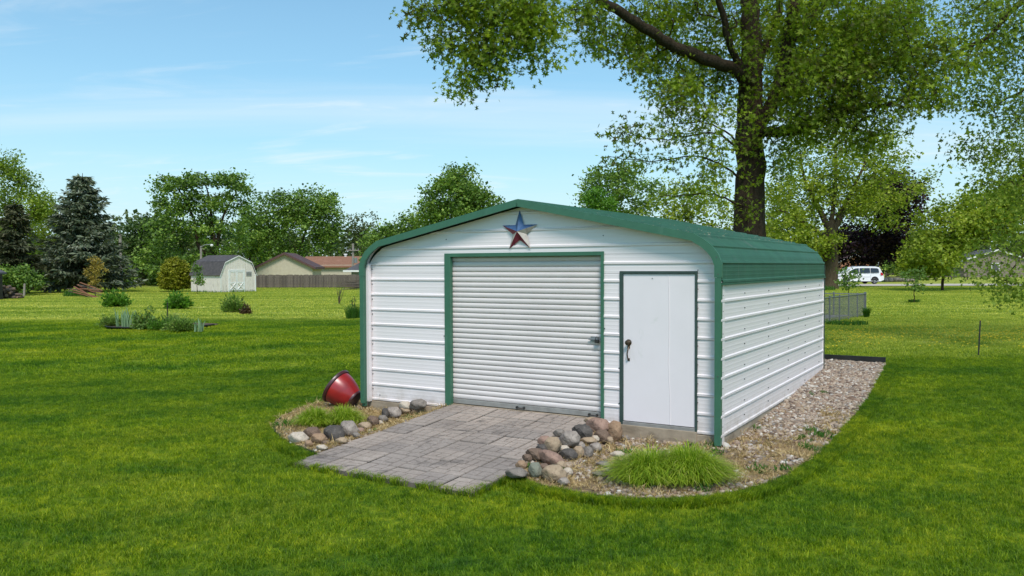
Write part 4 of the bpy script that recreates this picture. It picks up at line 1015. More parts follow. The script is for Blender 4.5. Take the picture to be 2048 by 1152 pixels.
# --- the big oak behind the garage
ob = Wn(1500, 560, 19.0); oak_base = np.array([ob[0], ob[1], .25])
def P_(px, py, di=19.0): return Wn(px, py, di)
trunk = [(np.array([P_(1502, 560)[0], oak_base[1], .2]), .50), (P_(1500, 520), .39), (P_(1500, 460), .368), (P_(1500, 360), .335), (P_(1499, 270), .315), (P_(1501, 190), .29), (P_(1502, 90), .24), (P_(1500, 0), .20), (P_(1503, -120), .19), (P_(1498, -300), .13), (P_(1510, -520), .06)]
limbs = [
 [(P_(1506, 262, 19), .16), (P_(1535, 225, 18.9), .15), (P_(1560, 170, 18.8), .165), (P_(1570, 110, 18.7), .16), (P_(1583, 50, 18.6), .13), (P_(1600, -40, 18.5), .11), (P_(1650, -200, 18.2), .08), (P_(1680, -380, 18), .04)],
 [(P_(1510, 262, 18.9), .12), (P_(1545, 264, 18.6), .115), (P_(1590, 258, 18.2), .13), (P_(1640, 238, 18.0), .10), (P_(1720, 215, 17.5), .06), (P_(1800, 210, 17.3), .03)],
 [(P_(1500, 175, 18.8), .17), (P_(1470, 140, 18.4), .135), (P_(1425, 125, 18.0), .130), (P_(1350, 93, 17.6), .120), (P_(1300, 62, 17.2), .11), (P_(1245, 25, 16.8), .10), (P_(1190, -5, 16.5), .09), (P_(1120, -60, 16.0), .07), (P_(1040, -110, 15.5), .05), (P_(950, -130, 15.0), .03)],
 [(P_(1496, 160, 18.6), .12), (P_(1470, 110, 18.3), .08), (P_(1450, 50, 18), .075), (P_(1435, -20, 17.7), .06), (P_(1410, -150, 17.4), .045), (P_(1350, -300, 17), .02)],
 [(P_(1575, 95, 18.7), .10), (P_(1600, 60, 18.9), .09), (P_(1640, 20, 19.2), .07), (P_(1720, -60, 19.5), .06), (P_(1850, -150, 19.7), .03)],
 [(P_(1510, 150, 19.2), .12), (P_(1530, 90, 20), .10), (P_(1560, 0, 21), .08), (P_(1540, -200, 23), .04)],
 [(P_(1484, 305, 18.6), .03), (P_(1440, 272, 18.0), .022), (P_(1390, 268, 17.6), .018), (P_(1320, 280, 17.2), .012), (P_(1240, 266, 17.0), .006)],
 [(P_(1478, 355, 18.6), .03), (P_(1445, 330, 18.2), .022), (P_(1390, 312, 17.9), .016), (P_(1300, 322, 17.6), .010), (P_(1200, 315, 17.4), .005)],
 [(P_(1476, 410, 18.6), .028), (P_(1440, 392, 18.2), .02), (P_(1390, 388, 18.0), .014), (P_(1320, 395, 17.8), .008)],
 [(P_(1482, 300, 18.6), .03), (P_(1450, 262, 18.0), .02), (P_(1400, 245, 17.6), .012), (P_(1330, 252, 17.3), .006)],
 [(P_(1575, 150, 18.6), .05), (P_(1640, 130, 18.2), .035), (P_(1720, 132, 17.8), .025), (P_(1790, 118, 17.6), .012)],
 [(P_(1572, 165, 18.6), .04), (P_(1620, 150, 18.0), .03), (P_(1690, 175, 17.5), .02), (P_(1760, 200, 17.2), .01)],
 [(P_(985, -110, 15.2), .03), (P_(978, -20, 15.0), .022), (P_(990, 30, 14.9), .016), (P_(975, 75, 14.8), .012), (P_(970, 135, 14.8), .006)],
 [(P_(1040, -100, 15.4), .02), (P_(950, -20, 15.1), .014), (P_(880, 10, 15.0), .010), (P_(830, 8, 15.0), .006)],
]
oblobs = [
 (1010, 25, 100, 45, 15, .8, 79), (900, 12, 85, 28, 15, .7, 43), (990, 80, 75, 40, 14.9, .7, 46), (900, 88, 48, 26, 15, .5, 23), (970, 130, 55, 34, 14.8, .5, 30), (925, 165, 40, 12, 14.8, .4, 10), (1070, 65, 55, 45, 15, .6, 33), (1085, 118, 28, 16, 15, .3, 7), (830, 30, 40, 14, 15, .4, 8), (1065, 20, 60, 35, 15.4, .6, 20),
 (1175, 30, 50, 32, 16.4, .7, 28), (1235, 75, 60, 42, 17.7, .6, 40), (1300, 40, 70, 55, 18.1, .7, 64), (1185, 95, 25, 12, 16.5, .4, 6), (1330, 130, 55, 55, 18.1, .6, 48), (1270, 125, 28, 26, 17, .4, 11), (1390, 60, 80, 75, 19.0, .9, 92), (1420, 160, 60, 60, 18.8, .7, 56), (1350, 190, 55, 34, 17.2, .7, 33),
 (1400, 235, 85, 26, 17.5, .8, 25), (1300, 262, 70, 13, 17.1, .5, 12), (1400, 290, 70, 22, 17.7, .7, 16), (1310, 318, 85, 9, 17.6, .5, 10), (1420, 340, 55, 22, 18, .7, 12), (1380, 385, 70, 14, 17.9, .6, 9), (1240, 315, 40, 6, 17.4, .4, 3), (1245, 262, 25, 8, 17.0, .3, 3),
 (1560, 50, 95, 85, 20.4, 1.2, 115), (1660, 60, 110, 90, 18.6, 1.6, 243), (1770, 70, 100, 80, 17.5, 1.5, 179), (1640, 170, 105, 75, 17.6, 1.3, 192), (1750, 185, 105, 75, 17.4, 1.3, 134), (1850, 150, 55, 65, 17.3, .9, 46), (1620, 255, 95, 40, 17.8, 1.0, 58), (1740, 275, 60, 22, 17.4, .8, 20), (1870, 195, 50, 22, 17.3, .5, 12), (1560, 200, 50, 50, 19.6, .6, 38), (1560, 320, 40, 40, 18.2, .6, 12),
 (1500, 60, 45, 70, 18.0, .5, 20), (1500, 190, 30, 60, 18.3, .3, 9), (1500, 300, 28, 60, 18.4, .25, 7), (1500, 400, 30, 60, 18.4, .25, 7), (1880, 110, 60, 50, 17.4, .8, 28),
 (1300, -110, 260, 90, 17.2, 2.6, 150), (1620, -120, 280, 100, 18.4, 4.0, 190), (1500, -330, 420, 150, 19, 5.5, 130), (1500, -560, 250, 120, 19, 4.0, 50), (1000, -90, 140, 60, 15.4, 1.4, 50), (1900, -60, 150, 120, 19, 3, 76), (1580, 60, 260, 190, 23, 2.5, 243),
]
tree_from_blobs('oak_tree', 'large pin oak rising behind the garage with thick dark trunk and overhanging limbs', oak_base, trunk, oblobs, (OAK, .099, L['oak']), 11, per=25, spread=.122, rt=.0055, seg=.22, expo=.43, hollow=0, up=.25, droop=.7, cl=.16, cl_sc=.6, limbs=limbs, tn=.8)

# --- maple at the right edge, trunk outside the picture
mb_ = Wn(2330, 600, 21); mb0 = np.array([mb_[0], 20.5, .27])
tr = [(mb0, .32), (np.array([mb0[0], 20.5, 2.4]), .27), (Wn(2330, 200, 20.5), .22), (Wn(2300, 0, 20.3), .16), (Wn(2280, -250, 20), .08)]
lim = [[(Wn(2330, 180, 20.4), .12), (Wn(2200, -40, 20), .09), (Wn(2110, -40, 19.6), .08), (Wn(2040, 5, 19.2), .065), (Wn(1990, 62, 19.0), .055), (Wn(1935, 95, 18.9), .045), (Wn(1880, 120, 18.8), .03), (Wn(1825, 150, 18.8), .012)],
       [(Wn(2325, 260, 20.4), .09), (Wn(2200, 250, 20), .06), (Wn(2100, 300, 19.6), .04), (Wn(2030, 370, 19.3), .02)],
       [(Wn(2325, 330, 20.4), .09), (Wn(2180, 400, 19.8), .05), (Wn(2090, 470, 19.4), .03), (Wn(2020, 540, 19.2), .012)],
       [(Wn(2320, 220, 20.4), .09), (Wn(2200, 130, 20), .06), (Wn(2100, 150, 19.8), .04), (Wn(1990, 215, 19.5), .015)]]
bl = [(1960, 45, 90, 60, 19, .9, 56), (2040, 110, 70, 60, 19.3, .9, 48), (1930, 120, 60, 45, 18.9, .7, 30), (2030, 30, 80, 60, 19.3, 1, 46), (1985, 190, 60, 45, 19.3, .7, 34), (2040, 235, 45, 50, 19.5, .8, 34), (1950, 300, 62, 26, 19.4, .5, 16), (2015, 310, 55, 38, 19.4, .7, 32), (1985, 365, 62, 26, 19.4, .6, 18), (2040, 390, 45, 40, 19.4, .7, 26),
      (2030, 470, 50, 40, 19.3, .6, 20), (1990, 515, 55, 20, 19.2, .5, 8), (2000, 560, 50, 26, 19.2, .5, 16), (2035, 575, 35, 24, 19.2, .5, 14), (1945, 540, 26, 14, 19.2, .3, 3),
      (2150, 300, 110, 300, 20, 1.8, 170), (2330, 250, 160, 300, 20.5, 2.5, 150), (2300, -100, 300, 160, 20.3, 3, 150), (2080, -90, 130, 90, 19.6, 2, 60)]
tree_from_blobs('maple_tree', 'maple reaching in from the right edge with fine drooping leafy twigs', mb0, tr, bl, (ST6, .088, L['maple']), 12, per=27, spread=.20, rt=.004, seg=.25, expo=.42, hollow=0, up=.3, droop=.9, cl=.15, limbs=lim, tn=.8)

# --- background trees
def bg_tree(name, label, px, py_base, di, blobs, mat, seed, size=.26, per=22, spread=.55, trunk_r=.22, split=None, bark='bark', shape=RH, group=None, hollow=.35, gap=(.35, -.28), top=None, cl=.26, flat=.7, tn=.8, rt=.012, twigmin=.018, cl_sc=.42):
    base = Wn(px, py_base, di); base[2] = g(base[0], base[1])-.05
    cy = min(b[1] for b in blobs); tp = Wn(px, (cy+py_base)/2 if top is None else top, di)
    trunk = [(base, trunk_r*1.15), (base*.5+tp*.5, trunk_r), (tp, trunk_r*.6)]
    limbs_ = [[(Wn(a, b, di), r_) for a, b, r_ in L_] for L_ in (split or [])]
    bb = [(a, b, c, d_, di+(e if isinstance(e, (int, float)) else 0), f, n) for a, b, c, d_, e, f, n in blobs]
    return tree_from_blobs(name, label, base, trunk, bb, (shape, size, L[mat] if isinstance(mat, str) else mat), seed, group=group, per=int(per*1.55), spread=spread*.82, rt=rt, seg=1.0, gap=gap, hollow=hollow, cl=cl, flat=flat, up=.45, bark=bark, tn=tn, limbs=limbs_, twigmin=twigmin, cl_sc=cl_sc)
GRP = 'background trees round the neighbouring yards'
# maple behind the van side
bg_tree('maple_tree', 'spreading yellow-green maple with stout trunk just left of the white van', 1660, 572, 68, [(1600, 400, 80, 60, 0, 3, 90), (1690, 395, 80, 50, 0, 3, 90), (1770, 420, 45, 40, 1, 2.5, 26), (1640, 320, 90, 60, 0, 3, 70), (1730, 320, 80, 60, 0, 3, 70), (1800, 370, 55, 40, 0, 2, 30), (1580, 470, 60, 40, -1, 2.5, 60), (1620, 490, 60, 30, -1, 2, 50), (1850, 370, 28, 22, 0, 1, 6), (1650, 260, 70, 40, 0, 3, 28), (1770, 300, 50, 40, 0, 2, 22)],
        'yellowgreen', 31, size=.22, per=26, spread=.5, trunk_r=.62, bark='bark_light', split=[[(1662, 470, .35), (1640, 420, .2), (1610, 360, .12), (1600, 300, .06)], [(1662, 470, .35), (1690, 410, .2), (1720, 350, .12), (1740, 290, .06)], [(1662, 480, .2), (1600, 440, .14), (1560, 420, .08)], [(1662, 450, .2), (1670, 380, .16), (1672, 300, .08)]], gap=(.35, -.45), hollow=.1, top=440)
bg_tree('purple_maple_tree', 'dark purple leaved tree shading the ground behind the white van', 1745, 566, 98, [(1740, 440, 75, 70, 0, 5, 90), (1800, 400, 50, 60, -6, 3, 70), (1720, 500, 65, 32, 0, 4, 60), (1790, 490, 45, 38, 0, 4, 50), (1765, 360, 35, 30, 0, 2, 20)], 'purple', 32, size=.34, per=36, spread=.7, trunk_r=.3, gap=None, hollow=.1)
bg_tree('leafy_tree', 'broad light green tree beyond the lawn right of the purple tree', 1885, 556, 62, [(1890, 460, 60, 55, 0, 3, 98), (1960, 430, 80, 52, 0, 3, 125), (2040, 425, 70, 50, 0, 3, 112), (1865, 510, 45, 30, -1, 3, 61), (2030, 395, 60, 40, 0, 3, 70), (1860, 500, 30, 36, 0, 2, 42), (2120, 425, 70, 50, 0, 3, 56), (1855, 535, 42, 18, 0, 2, 47), (1850, 528, 40, 16, 0, 2, 33)], 'yellowgreen', 33, size=.22, per=30, spread=.5, trunk_r=.10, gap=(.35, -.5), hollow=.1, top=500)
bg_tree('leafy_tree', 'round dark bush-like tree between the purple tree and the split rail fence', 1850, 556, 110, [(1850, 505, 40, 34, 0, 3, 50), (1815, 530, 30, 16, 0, 3, 24), (1880, 525, 30, 20, 0, 2, 24)], 'mid', 34, size=.34, per=30, spread=.6, trunk_r=.15, gap=None)
# behind the garage, right of the apex
bg_tree('leafy_tree', 'mid green tree showing over the roof ridge right of the star', 1240, 560, 78, [(1215, 372, 55, 36, 0, 2.5, 60), (1270, 385, 60, 50, 0, 3, 70), (1185, 400, 32, 34, 0, 2, 24), (1240, 440, 80, 60, 1, 3, 60), (1255, 345, 40, 20, 0, 2, 16)], 'mid', 35, size=.24, per=26, spread=.5, trunk_r=.25, gap=(.4, -.3), hollow=.15)
bg_tree('leafy_tree', 'small round vivid green tree just above the roof ridge', 1203, 560, 60, [(1203, 405, 34, 30, 0, 1.3, 60), (1205, 440, 30, 36, 0, 1.2, 30)], 'vivid', 36, size=.16, per=26, spread=.28, trunk_r=.1, gap=None, hollow=.2)
bg_tree('leafy_tree', 'loose yellow-green tree over the roof left of the oak trunk', 1370, 560, 64, [(1350, 405, 60, 35, 0, 2, 40), (1420, 400, 50, 45, 0, 2, 40), (1400, 450, 90, 36, 0, 2.5, 60), (1330, 440, 60, 40, 0, 2, 40), (1380, 365, 50, 20, 0, 2, 14)], 'yellowgreen', 37, size=.22, per=20, spread=.5, trunk_r=.2, gap=(.4, -.3), hollow=.1)
bg_tree('leafy_tree', 'pale green tree between the oak trunk and the stout maple', 1575, 565, 80, [(1560, 440, 45, 50, 0, 3, 50), (1560, 500, 60, 50, 0, 3, 60), (1570, 380, 30, 30, 0, 2, 14)], 'yellowgreen', 38, size=.25, per=26, spread=.5, trunk_r=.2, gap=(.35, -.4), hollow=.1)
# left of the apex
bg_tree('maple_tree', 'tall rounded dark green maple behind the left slope of the garage roof', 915, 560, 74, [(920, 360, 34, 34, 0, 2, 50), (905, 395, 62, 38, 0, 2.6, 90), (965, 405, 36, 28, 0, 2, 40), (920, 440, 90, 40, 0, 3, 110), (860, 430, 34, 28, 0, 2, 34), (925, 500, 90, 40, 0, 3, 60)], 'mid', 39, size=.24, per=30, spread=.45, trunk_r=.3, gap=(.45, -.42), hollow=.25)
bg_tree('leafy_tree', 'bushy green tree at the left end of the garage roof', 800, 560, 84, [(800, 462, 36, 32, 0, 2, 50), (765, 480, 40, 26, 0, 2, 40), (835, 470, 40, 40, 0, 2, 40), (790, 510, 60, 34, 0, 2, 40)], 'mid', 40, size=.25, per=28, spread=.5, trunk_r=.18, gap=(.45, -.42), hollow=.2)
# the left group
bg_tree('maple_tree', 'wide rounded maple behind the cream building', 590, 566, 122, [(560, 420, 55, 38, 0, 3, 80), (620, 410, 55, 32, 0, 3, 80), (655, 435, 36, 36, 0, 2.5, 50), (590, 460, 90, 40, 0, 3.5, 120), (530, 460, 42, 40, 0, 3, 50), (650, 475, 36, 28, 0, 2, 34), (590, 510, 80, 30, 0, 3, 60)], 'mid', 41, size=.34, per=28, spread=.72, trunk_r=.4, gap=(.38, -.36), hollow=.2, split=[[(545, 520, .25), (540, 470, .18), (530, 420, .08)], [(600, 500, .2), (612, 460, .14), (630, 420, .06)]])
bg_tree('locust_tree', 'tall open crowned tree with several stems behind the white barn', 428, 570, 86, [(345, 372, 36, 22, 0, 2, 34), (400, 365, 40, 17, 0, 2, 36), (455, 362, 38, 16, 0, 2, 34), (480, 388, 26, 20, 0, 2, 20), (350, 410, 45, 24, 0, 2, 44), (410, 400, 40, 22, 0, 2, 36), (455, 410, 38, 22, 0, 2, 34), (380, 445, 60, 26, 0, 2.5, 56), (340, 470, 52, 34, 0, 3, 56), (440, 470, 50, 34, 0, 3, 50), (330, 520, 60, 32, 0, 3, 50), (430, 520, 60, 32, 0, 3, 50)], 'mid', 42, size=.27, per=24, spread=.5, trunk_r=.3, gap=(.42, -.30), hollow=.1, flat=.5, split=[[(400, 500, .2), (390, 450, .16), (372, 400, .1), (350, 370, .05)], [(425, 500, .22), (424, 450, .18), (420, 410, .12), (412, 370, .05)], [(432, 500, .2), (440, 455, .14), (452, 420, .1), (470, 390, .05)]])
bg_tree('leafy_tree', 'dense green tree between the tall open tree and the wide maple', 500, 566, 126, [(500, 470, 36, 40, 0, 3, 60), (500, 430, 22, 20, 0, 2, 16), (500, 520, 50, 36, 0, 3, 50)], 'mid', 43, size=.36, per=26, spread=.55, trunk_r=.2, gap=(.4, -.4), cl=.3)
bg_tree('leafy_tree', 'dark green tree right of the utility pole at the left wood edge', 285, 572, 92, [(290, 470, 32, 34, 0, 3, 60), (268, 500, 30, 44, 0, 3, 60), (300, 520, 50, 40, 0, 3, 70), (320, 450, 24, 20, 0, 2, 20)], 'dark', 44, size=.3, per=28, spread=.55, trunk_r=.25, gap=(.4, -.45), hollow=.2)
bg_tree('poplar_tree', 'tall airy tree at the left picture edge', 10, 575, 84, [(20, 330, 28, 28, 0, 2, 30), (40, 370, 42, 30, 0, 2, 46), (5, 380, 40, 50, 0, 2.5, 60), (60, 410, 32, 26, 0, 2, 30), (30, 440, 46, 40, 0, 2.5, 50), (0, 320, 30, 26, 0, 2, 20), (-40, 400, 60, 80, 0, 3, 60)], 'maple', 45, size=.22, per=20, spread=.5, trunk_r=.22, gap=(.45, -.2), hollow=.1)
bg_tree('leafy_tree', 'bright yellow-green tree between the two spruces', 85, 575, 92, [(82, 410, 26, 28, 0, 2, 40), (75, 450, 36, 34, 0, 2, 50), (95, 500, 40, 50, 0, 2, 40)], 'yellowgreen', 46, size=.26, per=26, spread=.5, trunk_r=.2, gap=(.4, -.4))
def conifer(name, label, px, py_base, di, top_py, halfw_px, mat, seed, lean=0, nbr=8, bare=.08, size=.5, dens=1.0, dbl=False, cat='tree'):
    base = Wn(px, py_base, di); base[2] = g(base[0], base[1])-.05; top = Wn(px+lean, top_py, di); H = top[2]-base[2]; Wd = halfw_px*di/FPX; r_ = np.random.default_rng(seed)
    root = empty(name, tuple(base), 0, label=label, cat=cat); mb = MB(); mb.tube([(0, 0, 0), tuple((top-base)*.5), tuple(top-base)], [.045*Wd+.09, .05+.02*Wd, .02], 8, cap=False)
    P = []; D = []; z = bare*H
    while z < H*.985:
        t = z/H; rad = Wd*(1-t)**.72*(.82+.3*mnoise.noise(Vector((z*.9, seed, 0)))) + .12
        n = max(5, int(nbr*(1.1-.45*t)))
        for k in range(n):
            a = r_.uniform(0, 2*np.pi); L_ = rad*r_.uniform(.72, 1.12); c = (top-base)*t; st = max(4, int(L_/.22)); dr = r_.uniform(.16, .34)
            pts = []
            for i in range(st+1):
                q = i/st; pts.append(c+np.array([math.cos(a)*L_*q, math.sin(a)*L_*q, -dr*L_*q+.22*L_*q*q*q]))
            mb.tube([pts[0], pts[st//2], pts[-1]], [.03, .018, .005], 3, cap=False)
            for i in range(1, st+1):
                d_ = pts[i]-pts[i-1]; d_ /= np.linalg.norm(d_); m_ = max(1, int(round(r_.uniform(4, 7)*dens)))
                side = np.array([-d_[1], d_[0], 0])
                for _ in range(m_):
                    w_ = (1-i/st*.7)*.38*min(1, L_/1.5)*r_.normal(0, 1); P.append(pts[i]+side*w_+d_*r_.uniform(-.15, .15)+np.array([0, 0, r_.uniform(-.10, .03)])); D.append(d_*.7+side*np.sign(w_)*.6+np.array([0, 0, -.35]))
        z += .30+.10*(1-t)
    me = mb.mesh('trunk', M['bark_light']); link('trunk', me, root); P = np.array(P); D = np.array(D); cn = vnoise(P*1.0, .5, seed)*.35
    leaves('crown', P, size, ND, mat, root, seed, up=.6, dirs=D, clump=cn, jitter=.3); return root
conifer('spruce_tree', 'tall silvery green spruce left of the utility pole', 165, 580, 66, 346, 124, L['spruce'], 51, nbr=14, size=.40, dens=1.5, bare=.10)
conifer('spruce_tree', 'dark brownish spruce at the left picture edge', 28, 582, 62, 402, 74, L['sprucedark'], 52, nbr=11, size=.40, dens=1.4, bare=.12)
bg_tree('evergreen_bush', 'low green evergreen under the dark spruce at the left edge', 35, 583, 58, [(30, 555, 34, 24, 0, 1.2, 60), (55, 562, 24, 18, 0, 1, 34)], 'mid', 53, size=.16, per=26, spread=.25, trunk_r=.06, gap=None, hollow=.3, rt=.006)
bg_tree('arborvitae', 'golden green rounded arborvitae left of the white barn', 350, 577, 66, [(350, 552, 29, 24, 0, 1.1, 120), (350, 535, 22, 17, 0, .8, 60), (349, 524, 10, 8, 0, .4, 12), (350, 564, 28, 12, 0, 1.0, 60), (350, 571, 26, 6, 0, 1.0, 50)], 'gold', 54, size=.13, per=34, spread=.14, trunk_r=.07, gap=None, hollow=.7, rt=.006, tn=.7, cl=.15)
# yellow-leaved shrub, saplings
bg_tree('yellow_shrub', 'upright shrub with yellow leaves in front of the spruce', 190, 582, 56, [(189, 525, 10, 12, 0, .4, 16), (183, 545, 13, 14, 0, .5, 20), (200, 540, 12, 12, 0, .5, 16), (190, 565, 10, 12, 0, .4, 14)], 'yellow', 55, size=.10, per=14, spread=.12, trunk_r=.03, gap=None, rt=.004, twigmin=.004)
bg_tree('sapling', 'thin green sapling at the left wall of the white barn', 394, 578, 60, [(394, 548, 9, 14, 0, .3, 14), (397, 562, 11, 8, 0, .4, 12), (392, 535, 5, 7, 0, .2, 5)], 'sapling', 56, size=.13, per=12, spread=.14, trunk_r=.02, gap=None, rt=.004, twigmin=.003)
bg_tree('sapling', 'young leafy sapling standing on the right lawn', 1828, 602, 42, [(1828, 560, 20, 20, 0, .4, 22), (1835, 575, 14, 10, 0, .3, 8), (1815, 548, 16, 10, 0, .3, 8), (1840, 545, 14, 12, 0, .3, 8)], 'sapling', 57, size=.11, per=8, spread=.12, trunk_r=.025, gap=None, rt=.004, twigmin=.003)
bg_tree('sapling', 'young leafy sapling behind the chain link fence in front of the van', 1697, 600, 36, [(1697, 562, 18, 18, 0, .35, 20), (1690, 545, 12, 10, 0, .3, 8), (1712, 552, 14, 8, 0, .3, 7)], 'sapling', 58, size=.11, per=8, spread=.11, trunk_r=.02, gap=None, rt=.004, twigmin=.003)
# far bare-topped trees
for i, (px, lb) in enumerate(((702, 'thin sparse tree just right of the wide maple'), (722, 'thin sparse tree above the brick red roof end'), (745, 'thin sparse tree left of the bushy tree at the garage roof'))):
    bg_tree('sparse_tree', lb, px, 560, 125, [(px, 448, 9, 22, 0, 1, 14), (px+3, 475, 14, 22, 0, 1.5, 26), (px, 505, 16, 20, 0, 1.5, 26)], 'far', 60+i, size=.30, per=9, spread=.45, trunk_r=.09, gap=None, group=None, twigmin=.02)
# far woods closing the view all round
def woods():
    r_ = np.random.default_rng(77); P = []; cl = []; 
    for az in np.arange(-75, 75, 1.35):
        for ring_ in range(2):
            a = R(az+r_.uniform(-.6, .6)); di = r_.uniform(150, 175)+ring_*25; hh = r_.uniform(8.5, 12.5)*(1 if not -22 < az < -6 else .95); 
            if 8 < az < 40: hh *= .85
            c = np.array([math.sin(a)*di, math.cos(a)*di, 0]); rr = r_.uniform(2.6, 4.6); n = 650; v = r_.normal(0, 1, (n, 3)); v /= np.linalg.norm(v, axis=1, keepdims=True); v *= r_.uniform(.65, 1.0, (n, 1))
            p = c+v*np.array([rr, rr*.7, hh*.5])+np.array([0, 0, hh*.5]); q = r_.normal(0, .35, (n, 3)); P.append(p+q); cl.append(np.full(n, r_.normal(0, .16)))
    P = np.concatenate(P); cl = np.concatenate(cl)+vnoise(P, .22, 5)*.3; k = P[:, 2] > .2
    o = leaves('far_woods', P[k], .75, RH, leaf_mat('leaf_woods', [(0, (.03, .05, .018)), (.5, (.080, .115, .034)), (1, (.17, .21, .07))], .25), None, 77, up=.4, clump=cl[k])
    tag(o, 'belt of mixed green woodland closing the horizon', 'woods', kind='stuff')
woods()
# undergrowth along the left wood edge
def undergrowth():
    r_ = np.random.default_rng(78); P = []; cl = []
    for px in np.arange(95, 330, 9):
        di = r_.uniform(84, 100); c = Wn(px, 572, di); c[2] = 0; hh = r_.uniform(1.0, 2.4); n = 420; v = r_.normal(0, 1, (n, 3)); v /= np.linalg.norm(v, axis=1, keepdims=True); v[:, 2] = np.abs(v[:, 2]); P.append(c+v*r_.uniform(.6, 1, (n, 1))*np.array([1.0, .9, hh])+r_.normal(0, .15, (n, 3))+np.array([0, 0, .25])); cl.append(np.full(n, r_.normal(0, .2)))
    o = leaves('undergrowth', np.concatenate(P), .30, RH, L['mid'], None, 79, clump=np.concatenate(cl)); tag(o, 'tangle of low green bushes along the wood edge on the left', 'bushes', kind='stuff')
undergrowth()

# ------------------------------------------------------------------ shrubs on the left lawn
def shrub(name, label, px, py, wpx, hpx, mat, seed, n=120, per=16, size=.07, shape=RH, cat='shrub', spiky=0, up=.4):
    b = G(px, py); di = b.y; s_ = di/FPX; r_ = np.random.default_rng(seed); root = empty(name, tuple(b), 0, label=label, cat=cat); W_ = wpx*s_/2; H = hpx*s_; mb = MB(); P = []; D = []
    for i in range(n):
        a = r_.uniform(0, 2*np.pi); t = r_.uniform(0, 1)**.7; e = math.acos(1-t)  # angle from vertical
        d_ = np.array([math.sin(e)*math.cos(a), math.sin(e)*math.sin(a), math.cos(e)+.12]); L_ = 1/math.sqrt((d_[0]/W_)**2+(d_[1]/W_)**2+(d_[2]/H)**2)*r_.uniform(.62, 1.08)
        p1 = d_*L_*.5+np.array([0, 0, .03]); p2 = d_*L_; mb.tube([(0, 0, .0), tuple(p1), tuple(p2)], [.008, .005, .002], 3, cap=False)
        for k in range(per): q = r_.uniform(.35, 1.03); P.append(p2*q+r_.normal(0, .035+.02*W_, 3)); D.append(d_+np.array([0, 0, .2]))
    P = np.array(P); P[:, 2] = np.maximum(P[:, 2], .02)
    link('stems', mb.mesh('stems', M['bark_light']), root); leaves('foliage', P, size, shape, L[mat] if isinstance(mat, str) else mat, root, seed, up=up, dirs=np.array(D) if spiky else None, clump=vnoise(P, 3, seed)*.25); return root
shrub('evergreen_shrub', 'leftmost of the three dark green shrubs on the far left lawn', 232, 613, 54, 36, 'vivid', 81, size=.12, spiky=1)
shrub('evergreen_shrub', 'dark green shrub on the lawn in front of the golden arborvitae', 357, 617, 50, 38, 'vivid', 82, size=.12, spiky=1)
shrub('evergreen_shrub', 'spiky green shrub on the lawn in front of the white barn doors', 467, 623, 44, 42, 'mid', 83, size=.12, shape=ND, spiky=1, n=150)
shrub('brown_shrub', 'small reddish brown shrub touching the spiky green shrub', 492, 627, 20, 28, 'redbrown', 84, n=60, size=.08)
shrub('leafy_shrub', 'taller leafy shrub in the island flower bed', 290, 657, 46, 66, 'sapling', 85, n=150, size=.07, per=20)
def bare_shrub(px, py, hpx, label, seed, n=9, spread=.45, leafn=30, name='bare_shrub'):
    b = G(px, py); s_ = b.y/FPX; H = hpx*s_; root = empty(name, tuple(b), 0, label=label, cat='shrub'); r_ = np.random.default_rng(seed); mb = MB(); P = []
    for i in range(n):
        a = r_.uniform(0, 6.28); t = r_.uniform(.2, 1)*spread; p2 = np.array([math.cos(a)*t*H, math.sin(a)*t*H, H*r_.uniform(.6, 1)]); mb.tube([(0, 0, 0), tuple(p2*.5+r_.normal(0, .04, 3)), tuple(p2)], [.022, .015, .006], 5, cap=False); P += [p2*q+r_.normal(0, .05, 3) for q in r_.uniform(.5, 1, max(1, leafn//n))]
    link('stems', mb.mesh('stems', M['bark_light']), root); leaves('foliage', np.array(P), .08, RH, L['sapling'], root, seed); return root
bare_shrub(678, 608, 38, 'nearly bare forked shrub left of the garage', 86)
bare_shrub(708, 633, 44, 'few thin upright brown stalks beside the garage corner', 87, n=5, spread=.15, name='dry_stalks')
def tuft(px, py, wpx, hpx, label, seed, mat='weed', n=260, wid=.012, name='grass_tuft', cat='grass tuft', lean=.8):
    b = G(px, py); s_ = b.y/FPX; V, F_, t_ = blades_np(n, wpx*s_/2, hpx*s_*.5, hpx*s_, wid, lean, seed); return link(name, npmesh(name, V, F_, M[mat] if mat in M else L[mat], attr=t_), None, tuple(b), label=label, cat=cat, kind='stuff')
tuft(707, 636, 28, 34, 'tall uncut grass tuft round the brown stalks', 91, n=420)
tuft(150, 592, 44, 16, 'rough grass round the heap of boards', 92, n=420, wid=.02)
tuft(445, 583, 130, 6, 'long grass along the foot of the white barn', 93, n=420, wid=.03)
tuft(1828, 604, 22, 8, 'uncut grass ring round the sapling on the right lawn', 94, n=160, wid=.02)
tuft(1733, 634, 10, 26, 'tall weeds growing at the corner post of the chain link fence', 95, n=160, wid=.02)
tuft(1690, 648, 85, 10, 'long grass along the foot of the chain link fence', 96, n=420, wid=.02)
tuft(1640, 580, 60, 12, 'long grass at the base of the stout maple', 97, n=300, wid=.03)

